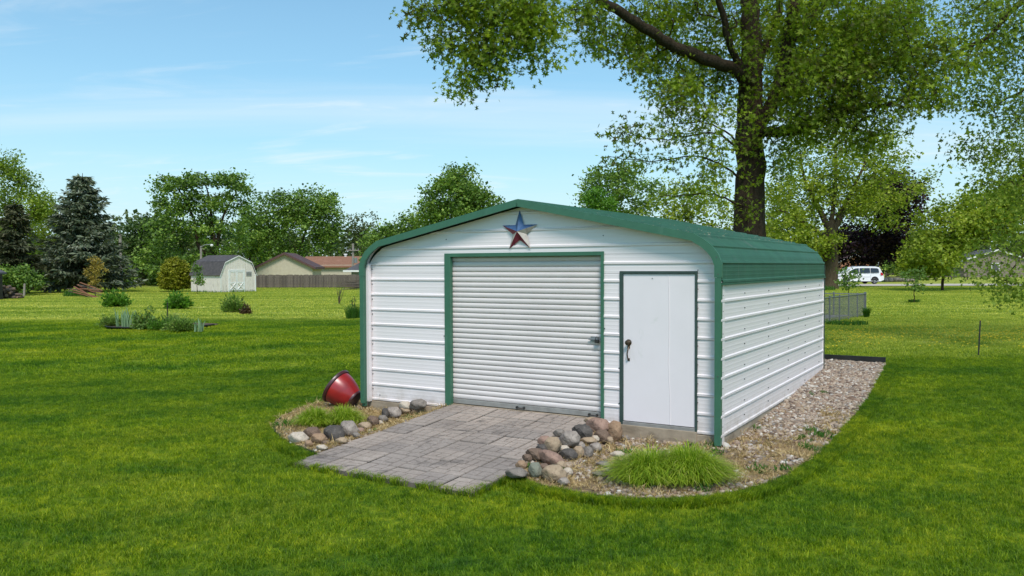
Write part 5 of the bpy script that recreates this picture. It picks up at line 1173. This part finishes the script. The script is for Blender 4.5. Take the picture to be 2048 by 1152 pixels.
# ------------------------------------------------------------------ island flower bed
ic = G(322, 651); mb = MB(); nn = 40
V = [(0, 0, .03)]; 
for i in range(nn):
    a = 2*math.pi*i/nn; V.append((1.75*math.cos(a)*(1+.05*math.sin(3*a)), 1.40*math.sin(a)*(1+.08*math.cos(2*a)), .006))
mb.add(V, [(0, 1+i, 1+(i+1) % nn) for i in range(nn)]); mb.build('flower_bed', M['mulch'], None, loc=tuple(ic), smooth=True, kind='structure')
mb = MB(); mb.tube([(V[1+i % nn][0]*1.01, V[1+i % nn][1]*1.01, .03) for i in list(range(22, 41))], .022, 6); mb.build('lawn_edging', M['edging'], None, loc=tuple(ic), label='black rounded edging on the front of the island flower bed', cat='edging')
def iris(px, py, hpx, label, seed, mat='bluegreen', n=26, wpx=26):
    b = G(px, py); s_ = b.y/FPX; r_ = np.random.default_rng(seed); V, F_, t_ = blades_np(n, wpx*s_/2, hpx*s_*.6, hpx*s_, .05, .35, seed); return link('iris_plant', npmesh('iris_plant', V, F_, L[mat], attr=t_), None, tuple(b), label=label, cat='iris')
iris(252, 656, 46, 'pale green sword leaved iris clump left of the leafy shrub', 101, n=34, wpx=34); iris(398, 663, 30, 'small pale iris clump at the right end of the island bed', 102, n=14, wpx=16)
shrub('perennial_clump', 'fine leaved dark green perennials at the left end of the island bed', 226, 652, 52, 24, 'mid', 103, n=160, per=14, size=.07, shape=ND, spiky=1, cat='perennials')
shrub('perennial_clump', 'fine leaved blue-green perennials filling the right half of the island bed', 362, 661, 66, 24, 'mid', 104, n=220, per=16, size=.07, shape=ND, spiky=1, cat='perennials')
shrub('perennial_clump', 'small dark green perennials just left of the metal stake', 316, 659, 36, 20, 'vivid', 106, n=110, per=12, size=.07, shape=ND, spiky=1, cat='perennials')
tuft(345, 656, 34, 36, 'bright yellow-green leafy perennial behind the metal stake', 105, mat='sapling', n=160, wid=.03, name='perennial_clump', cat='perennials')
b = G(334, 655); mb = MB(); mb.tube([(0, 0, 0), (.03, 0, .8)], .018, 6); mb.build('garden_stake', M['dark_metal'], None, loc=tuple(b), label='thin grey metal stake standing in the island flower bed', cat='stake')
# black stake on the right lawn
b = G(1957, 710); t_ = W(1962, 641, b.y)-b; mb = MB(); mb.box(-.014, .014, -.004, .004, 0, 1); mb.box(-.003, .003, .004, .022, 0, 1)
o = mb.build('fence_stake', M['edging'], None, loc=tuple(b), label='black metal stake leaning slightly on the right lawn', cat='stake')
hh = math.sqrt(t_.x**2+t_.z**2); o.scale = (1, 1, hh); o.rotation_euler = (0, math.atan2(t_.x, t_.z), 0)
# dandelions
r_ = np.random.default_rng(44); bm = bmesh.new(); bmesh.ops.create_icosphere(bm, subdivisions=1, radius=.022); 
for v in bm.verts: v.co.z = v.co.z*.5+.06
me = bpy.data.meshes.new('dandelion'); bm.to_mesh(me); bm.free(); me.materials.append(simple('dandelion', (.75, .60, .02), (.6, .45, .02), 5, .7))
P = []
for i in range(750):
    px = r_.uniform(1655, 2120); py = 668+r_.normal(0, 9)+6*math.sin(px*.02)
    if i > 600: py = r_.uniform(620, 700)
    q = G(px, py); P.append(tuple(q))
P = np.array(P); n = len(P); scatter('dandelions', P, np.zeros((n, 3)), np.repeat(r_.uniform(.7, 1.2, n)[:, None], 3, 1), np.zeros(n, int), [me], label='yellow dandelion flowers dotting the right lawn', cat='dandelions', kind='stuff')

# ------------------------------------------------------------------ white barn shed
a_ = R(57); bw, bl_ = 3.35, 3.6; bc = Wn(441, 580, 63.5)
BN = empty('barn_shed', (bc[0], bc[1], g(bc[0], bc[1])), a_, label='weathered white gambrel roofed barn shed with double doors across the left lawn', cat='shed')
M['barn_white'] = simple('barn_white', (.76, .69, .62), (.62, .56, .50), 4, .8, 0, .2, .01, mp=((3, 3, .6),), dirt=((.36, .32, .26), 2.4, ((2.5, 2.5, .5),), .56))
M['barn_roof'] = simple('barn_roof', (.095, .085, .085), (.045, .042, .045), 5, .9, 0, .5, .02, dirt=((.22, .20, .19), 1.5, ((1, 1, 1),), .60))
M['trim_white'] = simple('trim_white', (.76, .76, .74), (.66, .65, .62), 5, .6)
ez, kz, az = 1.40, 2.32, 2.82; kn = .42
prof = [(0, 0), (bw, 0), (bw, ez), (bw-kn, kz), (bw/2, az), (kn, kz), (0, ez)]
mb = MB(); mb.prism(prof, 0, bl_); mb.build('wall', M['barn_white'], BN)
nb = 14
for i in range(nb):
    x0 = bw*i/nb+.006; x1 = bw*(i+1)/nb-.006; xm = (x0+x1)/2
    def top(x):
        x = min(x, bw-x); return ez+(kz-ez)*x/kn if x < kn else kz+(az-kz)*(x-kn)/(bw/2-kn)
    mb = MB(); mb.prism([(x0, .05), (x1, .05), (x1, top(x1)-.04), (x0, top(x0)-.04)], -.022, -.002); mb.build('siding_board', M['barn_white'], BN)
for i in range(12):
    y0 = bl_*i/12+.006; mb = MB(); mb.box(-.022, -.002, y0, y0+bl_/12-.012, .05, ez-.04); mb.build('siding_board', M['barn_white'], BN)
ov = .10
for pts in ([(-.10, ez-.12), (kn-.02, kz+.03)], [(kn-.02, kz+.03), (bw/2, az+.05)], [(bw/2, az+.05), (bw-kn+.02, kz+.03)], [(bw-kn+.02, kz+.03), (bw+.10, ez-.12)]):
    (xa, za), (xb, zb) = pts; n_ = Vector((-(zb-za), (xb-xa))).normalized()*.04; mb = MB(); mb.prism([(xa, za), (xb, zb), (xb+n_.x, zb+n_.y), (xa+n_.x, za+n_.y)], -ov, bl_+ov); mb.build('roof', M['barn_roof'], BN)
    mb = MB(); mb.prism([(xa, za-.08), (xb, zb-.08), (xb, zb-.005), (xa, za-.005)], -ov-.012, -ov+.014); mb.build('rake_board', M['trim_white'], BN)
for x in (-.025, bw-.06): MB().box(x, x+.085, -.045, -.0225, .0, ez-.02).build('corner_board', M['trim_white'], BN)
for x0 in (.80, 1.50):
    D_ = MB().box(x0, x0+.68, -.05, -.024, .12, 1.62).build('door', M['barn_white'], BN)
    for (q0, q1, w0, w1) in ((x0, x0+.09, .12, 1.62), (x0+.59, x0+.68, .12, 1.62), (x0+.091, x0+.589, 1.53, 1.62), (x0+.091, x0+.589, .12, .21), (x0+.091, x0+.589, .70, .78)): MB().box(q0, q1, -.064, -.0505, w0, w1).build('door_rail', M['trim_white'], D_)
    for s_ in (1, -1):
        mb = MB(); xa, xb = (x0+.09, x0+.59) if s_ > 0 else (x0+.59, x0+.09); mb.tube([(xa, -.07-.012*s_*0, .21), (xb, -.07, .70)], .035, 4); mb.build('cross_brace', M['trim_white'], D_)
for (x0, x1, z0, z1) in ((.70, .795, .0, 1.75), (2.185, 2.28, 0, 1.75), (.796, 2.184, 1.64, 1.75)): MB().box(x0, x1, -.06, -.0225, z0, z1).build('door_casing', M['trim_white'], BN)
vn = MB().box(2.45, 2.95, -.04, -.024, 1.22, 1.60).build('vent', M['dark_metal'], BN)
for z in (1.28, 1.38, 1.48, 1.57): MB().box(2.45, 2.95, -.06, -.042, z, z+.03).build('louvre', M['trim_white'], vn)
# ------------------------------------------------------------------ houses beyond the fence
def gable_house(name, label, px, py, di, rot, w_, l_, ez, az, wall, roofm, trimm, cat='house', ov=.35, boards=None):
    c = Wn(px, py, di); B = empty(name, (c[0], c[1], g(c[0], c[1])), rot, label=label, cat=cat)
    mb = MB(); mb.prism([(0, 0), (w_, 0), (w_, ez), (w_/2, az), (0, ez)], 0, l_); mb.build('wall', wall, B)
    sl = (az-ez)/(w_/2)
    for s_ in (0, 1):
        xa, xb = (-ov, w_/2) if s_ == 0 else (w_+ov, w_/2); za, zb = ez-ov*sl+.02, az+.02; mb = MB(); mb.prism([(xa, za), (xb, zb), (xb, zb+.12), (xa, za+.12)], -ov, l_+ov); mb.build('roof', roofm, B)
        mb = MB(); mb.prism([(xa, za-.13), (xb, zb-.13), (xb, zb+.10), (xa, za+.10)], -ov-.04, -ov-.004); mb.build('rake_board', trimm, B)
        MB().box(min(xa, xa+(.03 if s_ else -.03)), max(xa, xa+(.03 if s_ else -.03)), -ov, l_+ov, za-.12, za+.12).build('fascia', trimm, B)
    if boards:
        n = int(w_/boards)
        for i in range(n):
            x = w_*(i+.5)/n; xx = min(x, w_-x); mb = MB(); mb.box(x-.025, x+.025, -.022, -.001, 0, ez+(az-ez)*xx/(w_/2)-.12); mb.build('batten', wall, B)
    return B
M['cream'] = simple('cream', (.50, .45, .35), (.44, .39, .30), 3, .8); M['maroon'] = simple('maroon', (.11, .055, .05), (.075, .038, .036), 4, .6); M['brickroof'] = simple('brick_red_shingle', (.27, .135, .080), (.18, .085, .052), 7, .9, 0, .5, .03, dirt=((.30, .15, .10), 1.2, ((1, 1, 1),), .55))
M['greyroof'] = simple('grey_shingle', (.10, .10, .11), (.065, .067, .075), 8, .9, 0, .4, .02); M['bluegrey'] = simple('bluegrey_wall', (.26, .29, .31), (.20, .23, .25), 4, .8); M['stone_wall'] = simple('stone_wall', (.30, .25, .20), (.20, .165, .135), 4, .9, 0, .6, .03, mp=((1, 1, 4),), dirt=((.12, .10, .085), 5, ((1, 1, 5),), .52))
gable_house('storage_building', 'cream metal outbuilding with maroon roof edge behind the brown fence', 514, 573, 92, R(6), 6.1, 8, 1.95, 3.45, M['cream'], M['maroon'], M['maroon'], 'outbuilding', boards=.45)
# house with the long brick-red roof: ridge runs across the view
c = Wn(603, 560, 106); HB = empty('ranch_house', (c[0], c[1], g(c[0], c[1])), R(0), label='low house with long brick red shingle roof beyond the fence', cat='house')
MB().box(0, 9.5, 0, 7, 0, 2.2).build('wall', M['cream'], HB)
mb = MB(); mb.prism([(-.4, 2.0), (3.5, 3.35), (7.4, 2.0), (7.4, 1.85), (3.5, 3.2), (-.4, 1.85)], -.3, 9.9, axis='x'); mb.build('roof', M['brickroof'], HB)
mb = MB(); mb.lathe([(.18, 3.3), (.18, 3.55), (.26, 3.56), (.22, 3.68)], 10, Matrix.Translation((5.0, 3.5, 0))); mb.build('roof_vent', M['trim_white'], HB)
# grey roofed house: hipped roof with eave towards us, white gutter
c = Wn(703, 575, 84); HG = empty('grey_house', (c[0], c[1], g(c[0], c[1])), R(0), label='grey roofed house with white gutter partly hidden by the garage', cat='house')
MB().box(0, 9, 0, 7, 0, 1.55).build('wall', M['bluegrey'], HG)
mb = MB(); mb.add([(-.7, -.6, 1.55), (9.6, -.6, 1.55), (9.6, 7.6, 1.55), (-.7, 7.6, 1.55), (2.8, 3.5, 3.6), (6.5, 3.5, 3.6)], [(0, 1, 5, 4), (1, 2, 5), (2, 3, 4, 5), (3, 0, 4), (0, 3, 2, 1)]); mb.build('roof', M['greyroof'], HG)
MB().box(-.72, 9.6, -.68, -.605, 1.42, 1.60).build('gutter', M['trim_white'], HG)
wn = MB().box(1.2, 2.4, -.03, -.002, .5, 1.3).build('window', M['trim_white'], HG); MB().box(1.27, 2.33, -.04, -.031, .56, 1.24).build('pane', simple('glass_dark', (.03, .035, .04), (.02, .024, .03), 2, .1, spec=.8), wn)
# right-hand house
RH_ = gable_house('stone_house', 'beige sided gabled house behind hanging leaves at the right edge', 1928, 552, 128, R(-6), 9.6, 12, 2.65, 4.2, M['stone_wall'], M['greyroof'], M['trim_white'])
for z in np.arange(.25, 2.6, .3): MB().box(-.01, 9.61, -.03, -.001, z, z+.20).build('siding_course', M['stone_wall'], RH_)
wn = MB().box(4.0, 5.2, -.06, -.031, .9, 2.2).build('window', M['trim_white'], RH_); MB().box(4.12, 5.08, -.075, -.061, 1.0, 2.1).build('pane', M['greyroof'], wn)
# orange-brown brick house glimpsed over the van bonnet
gable_house('brick_house', 'orange brown brick house glimpsed between maple trunk and van roof', 1680, 560, 135, 0, 5, 8, 2.6, 3.6, simple('brick_orange', (.42, .20, .12), (.30, .13, .08), 6, .9), M['maroon'], M['trim_white'])
# shed edge at the left border
c = Wn(-130, 590, 48); SE = empty('dark_shed', (c[0], c[1], g(c[0], c[1])), 0, label='dark walled shed cut off by the left picture edge', cat='shed')
MB().box(0, 2.1, 0, 3, 0, 1.55).build('wall', M['dark_metal'], SE)
mb = MB(); mb.prism([(-.1, 2.6), (2.25, 1.55), (2.25, 1.66), (-.1, 2.72)], -.2, 3.2); mb.build('roof', M['greyroof'], SE)

# ------------------------------------------------------------------ brown picket fence
c0 = Wn(508, 573, 77); c1_ = Wn(735, 573, 76); FN = empty('board_fence', (c0[0], c0[1], g(c0[0], c0[1])), math.atan2(c1_[1]-c0[1], c1_[0]-c0[0]), label='weathered grey-brown board fence across the back of the left lawn', cat='fence')
FL = math.hypot(c1_[0]-c0[0], c1_[1]-c0[1]); M['fence_wood'] = simple('fence_wood', (.145, .115, .095), (.075, .06, .05), 5, .9, 0, .3, .01, mp=((5, 5, .5),))
r_ = random.Random(3); nbd = int(FL/.15); pmz = []
for i in range(4): pmz.append(MB().box(0, .138, 0, .02, .04, 1.18+.02*i).mesh('picket', simple('picket_wood_%d' % i, tuple(c*(.8+.14*i) for c in (.135, .108, .09)), tuple(c*(.8+.14*i) for c in (.08, .064, .053)), 5, .9, mp=((5, 5, .5),))))
for i in range(nbd): o = link('picket', pmz[r_.randrange(4)], FN, (i*.15+r_.uniform(-.003, .003), r_.uniform(-.006, .006), 0))
for z in (.3, .95): MB().box(0, FL, .028, .066, z, z+.09).build('rail', M['fence_wood'], FN)
for i in range(int(FL/2.4)+1): MB().box(i*2.4, i*2.4+.09, .07, .16, 0, 1.15).build('post', M['fence_wood'], FN)
# stacked lumber in front of the grey house
c = Wn(682, 573, 70); r_ = random.Random(9)
M['old_wood'] = simple('old_wood', (.12, .09, .07), (.05, .038, .03), 6, .9); M['red_wood'] = simple('red_wood', (.26, .115, .06), (.14, .065, .04), 6, .9)
for i in range(10):
    L_ = r_.uniform(1.2, 1.9); mb = MB(); mb.box(0, L_, 0, .14, 0, .07)
    o = mb.build('timber', M['old_wood'] if i % 3 else M['fence_wood'], None, bevel=.004, label='old timber in the untidy stack left of the garage corner', cat='timber', group='timbers stacked in front of the grey house'); o.location = (c[0]+r_.uniform(-.1, .5), c[1]+(i % 2)*.3, .28+.005+(i//2)*.16+(.002*i)); o.rotation_euler = (0, r_.uniform(-.08, .08), r_.uniform(-.15, .15))
# ------------------------------------------------------------------ poles
def pole(px, py, di, top, rad, label, arm=None, lean=0):
    b = Wn(px, py, di); b[2] = g(b[0], b[1]); t = Wn(px+lean, top, di); P0 = empty('utility_pole', tuple(b), 0, label=label, cat='utility pole'); h = t-b
    mb = MB(); mb.tube([(0, 0, -.2), tuple(h)], [rad*1.15, rad], 10); mb.build('pole', M['pole_wood'], P0)
    if arm == 'cross':
        MB().box(-.8, .8, -.15, -.05, h[2]-.9, h[2]-.78).build('crossarm', M['pole_wood'], P0)
        for x in (-.7, -.3, .3, .7): mb = MB(); mb.lathe([(.05, 0), (.07, .06), (.04, .14)], 8, Matrix.Translation((x, -.1, h[2]-.78))); mb.build('insulator', M['steel'], P0)
        mb = MB(); mb.lathe([(.05, 0), (.22, .03), (.22, .62), (.06, .68)], 12, Matrix.Translation((.35, -.05, h[2]-2.4))); mb.build('transformer', M['steel'], P0)
    if arm == 'lamp':
        mb = MB(); mb.tube([(0, 0, h[2]-.15), (.4, 0, h[2]+.1), (1.0, 0, h[2]+.15)], .04, 6); mb.build('lamp_arm', M['steel'], P0); mb = MB(); mb.lathe([(.05, .08), (.16, .0), (.14, -.12), (.04, -.16)], 10, Matrix.Translation((1.1, 0, h[2]+.1))); mb.build('lamp_head', M['trim_white'], P0)
    return P0
M['pole_wood'] = simple('pole_wood', (.30, .265, .235), (.19, .165, .145), 5, .9, mp=((4, 4, .4),))
pole(243, 577, 78, 468, .13, 'bare grey wooden pole right of the tall spruce', None, -3)
pole(402, 575, 80, 492, .10, 'grey pole with a yard lamp arm behind the white barn', 'lamp')
pole(706, 575, 100, 487, .13, 'utility pole with crossarm and transformer behind the grey house', 'cross')
b = G(48, 592); mb = MB(); mb.tube([(0, 0, 0), (.06, 0, .85)], .07, 8); mb.build('wooden_post', M['pole_wood'], None, loc=tuple(b), label='short grey wooden post beside the log heap', cat='post')
# log heap
r_ = random.Random(4); M['log_end'] = simple('log_bark', (.16, .11, .085), (.06, .042, .034), 6, .9); M['log_cut'] = simple('log_cut', (.34, .24, .17), (.22, .15, .10), 9, .9)
lb = G(12, 597); k = 0
for row, (nr_, z) in enumerate(((9, .09), (8, .25), (6, .41), (5, .57), (3, .72))):
    for i in range(nr_):
        rad = r_.uniform(.07, .11); L_ = r_.uniform(.35, .5); mb = MB(); mb.cur = 0; mb.tube([(0, -L_/2, 0), (0, L_/2, 0)], rad, 10, cap=False); mb.cur = 1
        ring_ = [(rad*math.cos(2*math.pi*j/10), y, rad*math.sin(2*math.pi*j/10)) for y in (-L_/2, L_/2) for j in range(10)]; mb.add(ring_, [tuple(range(10)), tuple(range(19, 9, -1))])
        o = mb.build('firewood_log', [M['log_end'], M['log_cut']], None, label='cut firewood log in the heap at the left edge of the lawn', cat='log', group='firewood logs heaped at the left edge'); o.location = (lb.x-1.0+row*.15+i*.24+r_.uniform(-.04, .04), lb.y+r_.uniform(-.2, .2), .28+z); o.rotation_euler = (r_.uniform(-.2, .2), 0, r_.uniform(-1.1, 1.1))
# heap of boards
bb_ = G(175, 594)
for i in range(11):
    L_ = r_.uniform(1.3, 2.2); mb = MB(); mb.box(-L_/2, L_/2, -.06, .06, 0, .05); o = mb.build('board', M['red_wood'] if i % 3 else M['old_wood'], None, bevel=.004, label='reddish weathered board in the heap below the tall spruce', cat='board', group='boards heaped below the spruce'); o.location = (bb_.x+r_.uniform(-.4, .4), bb_.y+r_.uniform(-.25, .3), .33+i*.062); o.rotation_euler = (r_.uniform(-.1, .1), r_.uniform(.0, .38), r_.uniform(-.5, .5))

# ------------------------------------------------------------------ chain-link fence and yard beyond
A_ = G(1648, 646); B_ = G(1731, 631); M['galv'] = simple('galvanised', (.20, .215, .22), (.13, .14, .145), 12, .5, .4)
def chain(p, q, label, h=.84, ex_=0):
    d_ = (q-p); L_ = math.hypot(d_.x, d_.y); F0 = empty('chain_link_fence', tuple(p), math.atan2(d_.y, d_.x), label=label, cat='fence')
    n = max(1, round(L_/1.15))
    for i in range(n+1): mb = MB(); mb.tube([(L_*i/n, 0, -.1), (L_*i/n, 0, h+.02)], .028, 8); mb.lathe([(.03, h+.02), (.032, h+.04), (.01, h+.06)], 8, Matrix.Translation((L_*i/n, 0, 0))); mb.build('post', M['galv'], F0)
    mb = MB(); mb.tube([(0, 0, h-.01), (L_, 0, h-.01)], .018, 6); mb.build('top_rail', M['galv'], F0)
    mb = MB(); st = .075; x = -h
    while x < L_:
        for s_ in (1, -1):
            x0, z0, x1, z1 = (x, .02, x+h, h-.02) if s_ > 0 else (x, h-.02, x+h, .02)
            if x0 < 0: z0 += (0-x0)*(z1-z0)/(x1-x0); x0 = 0
            if x1 > L_: z1 += (L_-x1)*(z1-z0)/(x1-x0); x1 = L_
            if x1 > x0: mb.tube([(x0, .004*s_, z0), (x1, .004*s_, z1)], .004, 3, cap=False)
        x += st
    mb.build('wire_mesh', M['galv'], F0)
C_ = A_+(A_-B_)*1.2; C_.z = .28
chain(C_, B_, 'grey chain link fence running back from behind the garage'); D__ = Vector((B_.x-7, B_.y+3.2, .28)); chain(Vector((B_.x-.03, B_.y+.03, .28)), D__, 'far run of chain link fence turning left at the corner post')
c = (A_+B_)/2; mb = MB(); pts = [C_+Vector((-.6, 1.2, 0)), A_+Vector((-.45, .9, 0)), B_+Vector((-.25, .25, 0)), D__+Vector((.3, -.5, 0)), D__+Vector((-1, -3, 0))]
mb.add([(p.x, p.y, .285+.0) for p in pts], [(0, 1, 2, 3, 4)]); mb.build('gravel_yard', simple('grey_stone_ground', (.20, .20, .215), (.085, .085, .095), 3.5, .95, 0, .7, .04, coord='Object'), None, kind='structure')

# ------------------------------------------------------------------ driveway, split rail fence, stones
dz = .287; mb = MB(); mb.add([(26, 76.3, dz), (48, 75.8, dz), (64, 80, dz), (64, 83, dz), (50, 83.6, dz), (26, 83.8, dz)], [(0, 1, 2, 3, 4, 5)]); mb.build('driveway', simple('drive_concrete', (.50, .45, .38), (.40, .355, .30), 1.2, .9), None, kind='structure')
p0 = Wn(1772, 550, 104); p1 = Wn(1935, 551, 106); SR = empty('split_rail_fence', (p0[0], p0[1], .28), math.atan2(p1[1]-p0[1], p1[0]-p0[0]), label='low grey split rail fence beyond the driveway', cat='fence'); L_ = math.hypot(p1[0]-p0[0], p1[1]-p0[1])
for i in range(6): MB().box(L_*i/5-.07, L_*i/5+.07, -.07, .07, 0, 1.0).build('post', M['fence_wood'], SR)
for i in range(5):
    for z in (.4, .78): mb = MB(); mb.tube([(L_*i/5, 0, z), (L_*(i+1)/5, 0, z+.03)], .05, 6); mb.build('rail', M['fence_wood'], SR)
r_ = random.Random(12)
for i in range(11):
    px = 1772+i*5.2+r_.uniform(-1, 1); q = Wn(px, 550, 96); bm = bmesh.new(); bmesh.ops.create_icosphere(bm, subdivisions=2, radius=1)
    for v in bm.verts: v.co *= 1+.3*mnoise.noise(v.co+Vector((i*5, 0, 0))); v.co.x *= r_.uniform(.25, .27)+.1; v.co.y *= .3; v.co.z *= .28
    me = bpy.data.meshes.new('landscape_stone'); bm.to_mesh(me); bm.free(); me.materials.append(RC['grey' if i % 2 else 'speck']); link('landscape_stone', me, None, (q[0], q[1], .28+.2), label='pale landscape stone in the row beyond the driveway right of the van', cat='stone', group='row of stones beyond the driveway')

# ------------------------------------------------------------------ white minivan
vb = Wn(1757, 565, 84.5); VN = empty('minivan', (vb[0], vb[1], .287), R(180+7), label='white minivan parked on the driveway behind the stout maple', cat='van')
M['van_paint'] = simple('van_paint', (.74, .75, .76), (.72, .73, .74), 1, .25, 0, spec=.6); M['glass'] = simple('tinted_glass', (.012, .013, .016), (.010, .011, .013), 1, .06, 0, spec=.9); M['tyre'] = simple('tyre', (.02, .02, .02), (.012, .012, .012), 8, .8); M['alloy'] = simple('alloy', (.50, .51, .52), (.40, .41, .42), 6, .35, .7); M['red_lens'] = simple('red_lens', (.45, .01, .015), (.3, .008, .01), 4, .2)
# local: x runs from the rear bumper (0) to the nose (5.15); visible flank is y>0 after the half turn
def vprof():
    return [(.02, .42), (.00, .70), (.06, .98), (.16, 1.12), (.30, 1.50), (.42, 1.70), (.70, 1.75), (2.2, 1.77), (3.1, 1.70), (3.55, 1.52), (4.15, 1.17), (4.75, 1.02), (5.02, .86), (5.13, .62), (5.10, .36), (4.75, .30), (.35, .28)]
bm = bmesh.new(); pr = vprof(); secs = []
for y, ins in ((-.98, 0), (-.93, .03), (.93, .03), (.98, 0)):
    ring_ = []
    for x, z in pr:
        t = max(0, (z-1.0)/.77); yy = y*(1-.20*t); ring_.append(bm.verts.new((x, yy, z if abs(y) > .95 else z+.012)))
    secs.append(ring_)
for a, b in zip(secs, secs[1:]):
    for i in range(len(pr)): j = (i+1) % len(pr); bm.faces.new((a[i], a[j], b[j], b[i]))
bm.faces.new(secs[0]); bm.faces.new(list(reversed(secs[-1]))); bmesh.ops.triangulate(bm, faces=[f for f in bm.faces if len(f.verts) > 4]); bmesh.ops.recalc_face_normals(bm, faces=bm.faces)
me = bpy.data.meshes.new('body'); bm.to_mesh(me); bm.free(); me.materials.append(M['van_paint']); bd = link('body', me, VN)
def flank(pts, y_off, mat, name, parent=VN):
    for s_ in (1, -1):
        V = []
        for x, z in pts:
            t = max(0, (z-1.0)/.77); y = .98*(1-.20*t)
            V += [(x, s_*(y+.004), z)]
        n = len(pts); V += [(x, s_*(.98*(1-.20*max(0, (z-1.0)/.77))+y_off), z) for x, z in pts]; mb = MB(); mb.add(V, [tuple(range(n)), tuple(range(2*n-1, n-1, -1))]+[(i, (i+1) % n, n+(i+1) % n, n+i) for i in range(n)]); mb.build(name, mat, parent)
flank([(.50, 1.16), (.52, 1.50), (.66, 1.60), (1.38, 1.62), (1.38, 1.14)], .010, M['glass'], 'side_window'); flank([(1.46, 1.14), (1.46, 1.625), (2.55, 1.62), (2.60, 1.12)], .010, M['glass'], 'side_window'); flank([(2.68, 1.12), (2.64, 1.615), (3.02, 1.59), (3.42, 1.44), (3.82, 1.20), (3.80, 1.12)], .010, M['glass'], 'side_window')
flank([(.07, .88), (.10, 1.04), (.22, 1.16), (.34, 1.16), (.36, .90), (.25, .86)], .014, M['red_lens'], 'tail_light'); flank([(4.62, .78), (4.70, .90), (5.0, .84), (5.02, .70)], .012, M['alloy'], 'headlight')
mb = MB(); mb.add([(.128, -.72, 1.16), (.128, .72, 1.16), (.34, .64, 1.62), (.34, -.64, 1.62), (.10, -.72, 1.18), (.10, .72, 1.18), (.31, .64, 1.64), (.31, -.64, 1.64)], [(4, 5, 6, 7), (0, 3, 2, 1), (0, 1, 5, 4), (2, 3, 7, 6), (1, 2, 6, 5), (0, 4, 7, 3)]); mb.build('rear_window', M['glass'], VN)
mb = MB(); mb.box(-.06, .10, -.92, .92, .40, .62); mb.build('rear_bumper', M['van_paint'], VN, bevel=.03)
for y in (-.6, .6): mb = MB(); mb.tube([(.7, y, 1.785), (2.6, y, 1.80)], .018, 6); mb.build('roof_rail', M['alloy'], VN)
for s_ in (1, -1): mb = MB(); mb.box(3.55, 3.72, s_*1.03-.09, s_*1.03+.09, 1.10, 1.26); mb.build('mirror', M['van_paint'], VN, bevel=.02)
def wheel(x, y):
    s_ = 1 if y > 0 else -1
    Mx = Matrix.Translation((x, y, .34))@Matrix.Rotation(R(90)*-s_, 4, 'X'); Mx = Matrix.Translation((x, y, .34))@Matrix.Rotation(R(-90*s_), 4, 'X')
    wh = empty('wheel', (0, 0, 0)); wh.parent = VN
    mb = MB(); mb.lathe([(.24, -.20), (.32, -.19), (.34, -.15), (.34, -.03), (.325, .01), (.235, .015)], 28, Mx); mb.build('tyre', M['tyre'], wh, smooth='angle')
    mb = MB(); mb.lathe([(.20, -.02), (.235, .012), (.215, .022), (.20, .004)], 24, Mx)
    for k in range(5):
        Q = Mx@Matrix.Rotation(k*2*math.pi/5, 4, 'Z'); mb.box(.03, .21, -.032, .032, .0, .018, Q)
    mb.lathe([(.05, .0), (.055, .022), (.03, .026)], 12, Mx); mb.build('rim', M['alloy'], wh)
    # dark arch behind the wheel
    mb = MB(); V = [(x+.43*math.cos(a), s_*(.984), max(.285, .34+.43*math.sin(a))) for a in np.linspace(0, math.pi, 13)]; V2 = [(p[0], s_*.70, p[2]) for p in V]; n = len(V); mb.add(V+V2, [tuple(range(n))]+[(i, i+1, n+i+1, n+i) for i in range(n-1)]); mb.build('wheel_arch', M['tyre'], VN)
for x in (.98, 4.05):
    for y in (.965, -.965): wheel(x, y)
mb = MB(); 
for x in (1.42, 2.62, 3.62): mb.box(x-.006, x+.006, .981, .985, .42, 1.08)
mb.box(1.5, 2.5, .981, .984, .72, .735); mb.build('door_gap', M['tyre'], VN)
for x in (2.42, 2.78): MB().box(x, x+.16, .985, 1.005, .93, .965).build('door_handle', M['van_paint'], VN)
print('objects', len(bpy.data.objects), 'tris', sum(len(o.data.polygons) for o in COL.objects if o.type == 'MESH'))
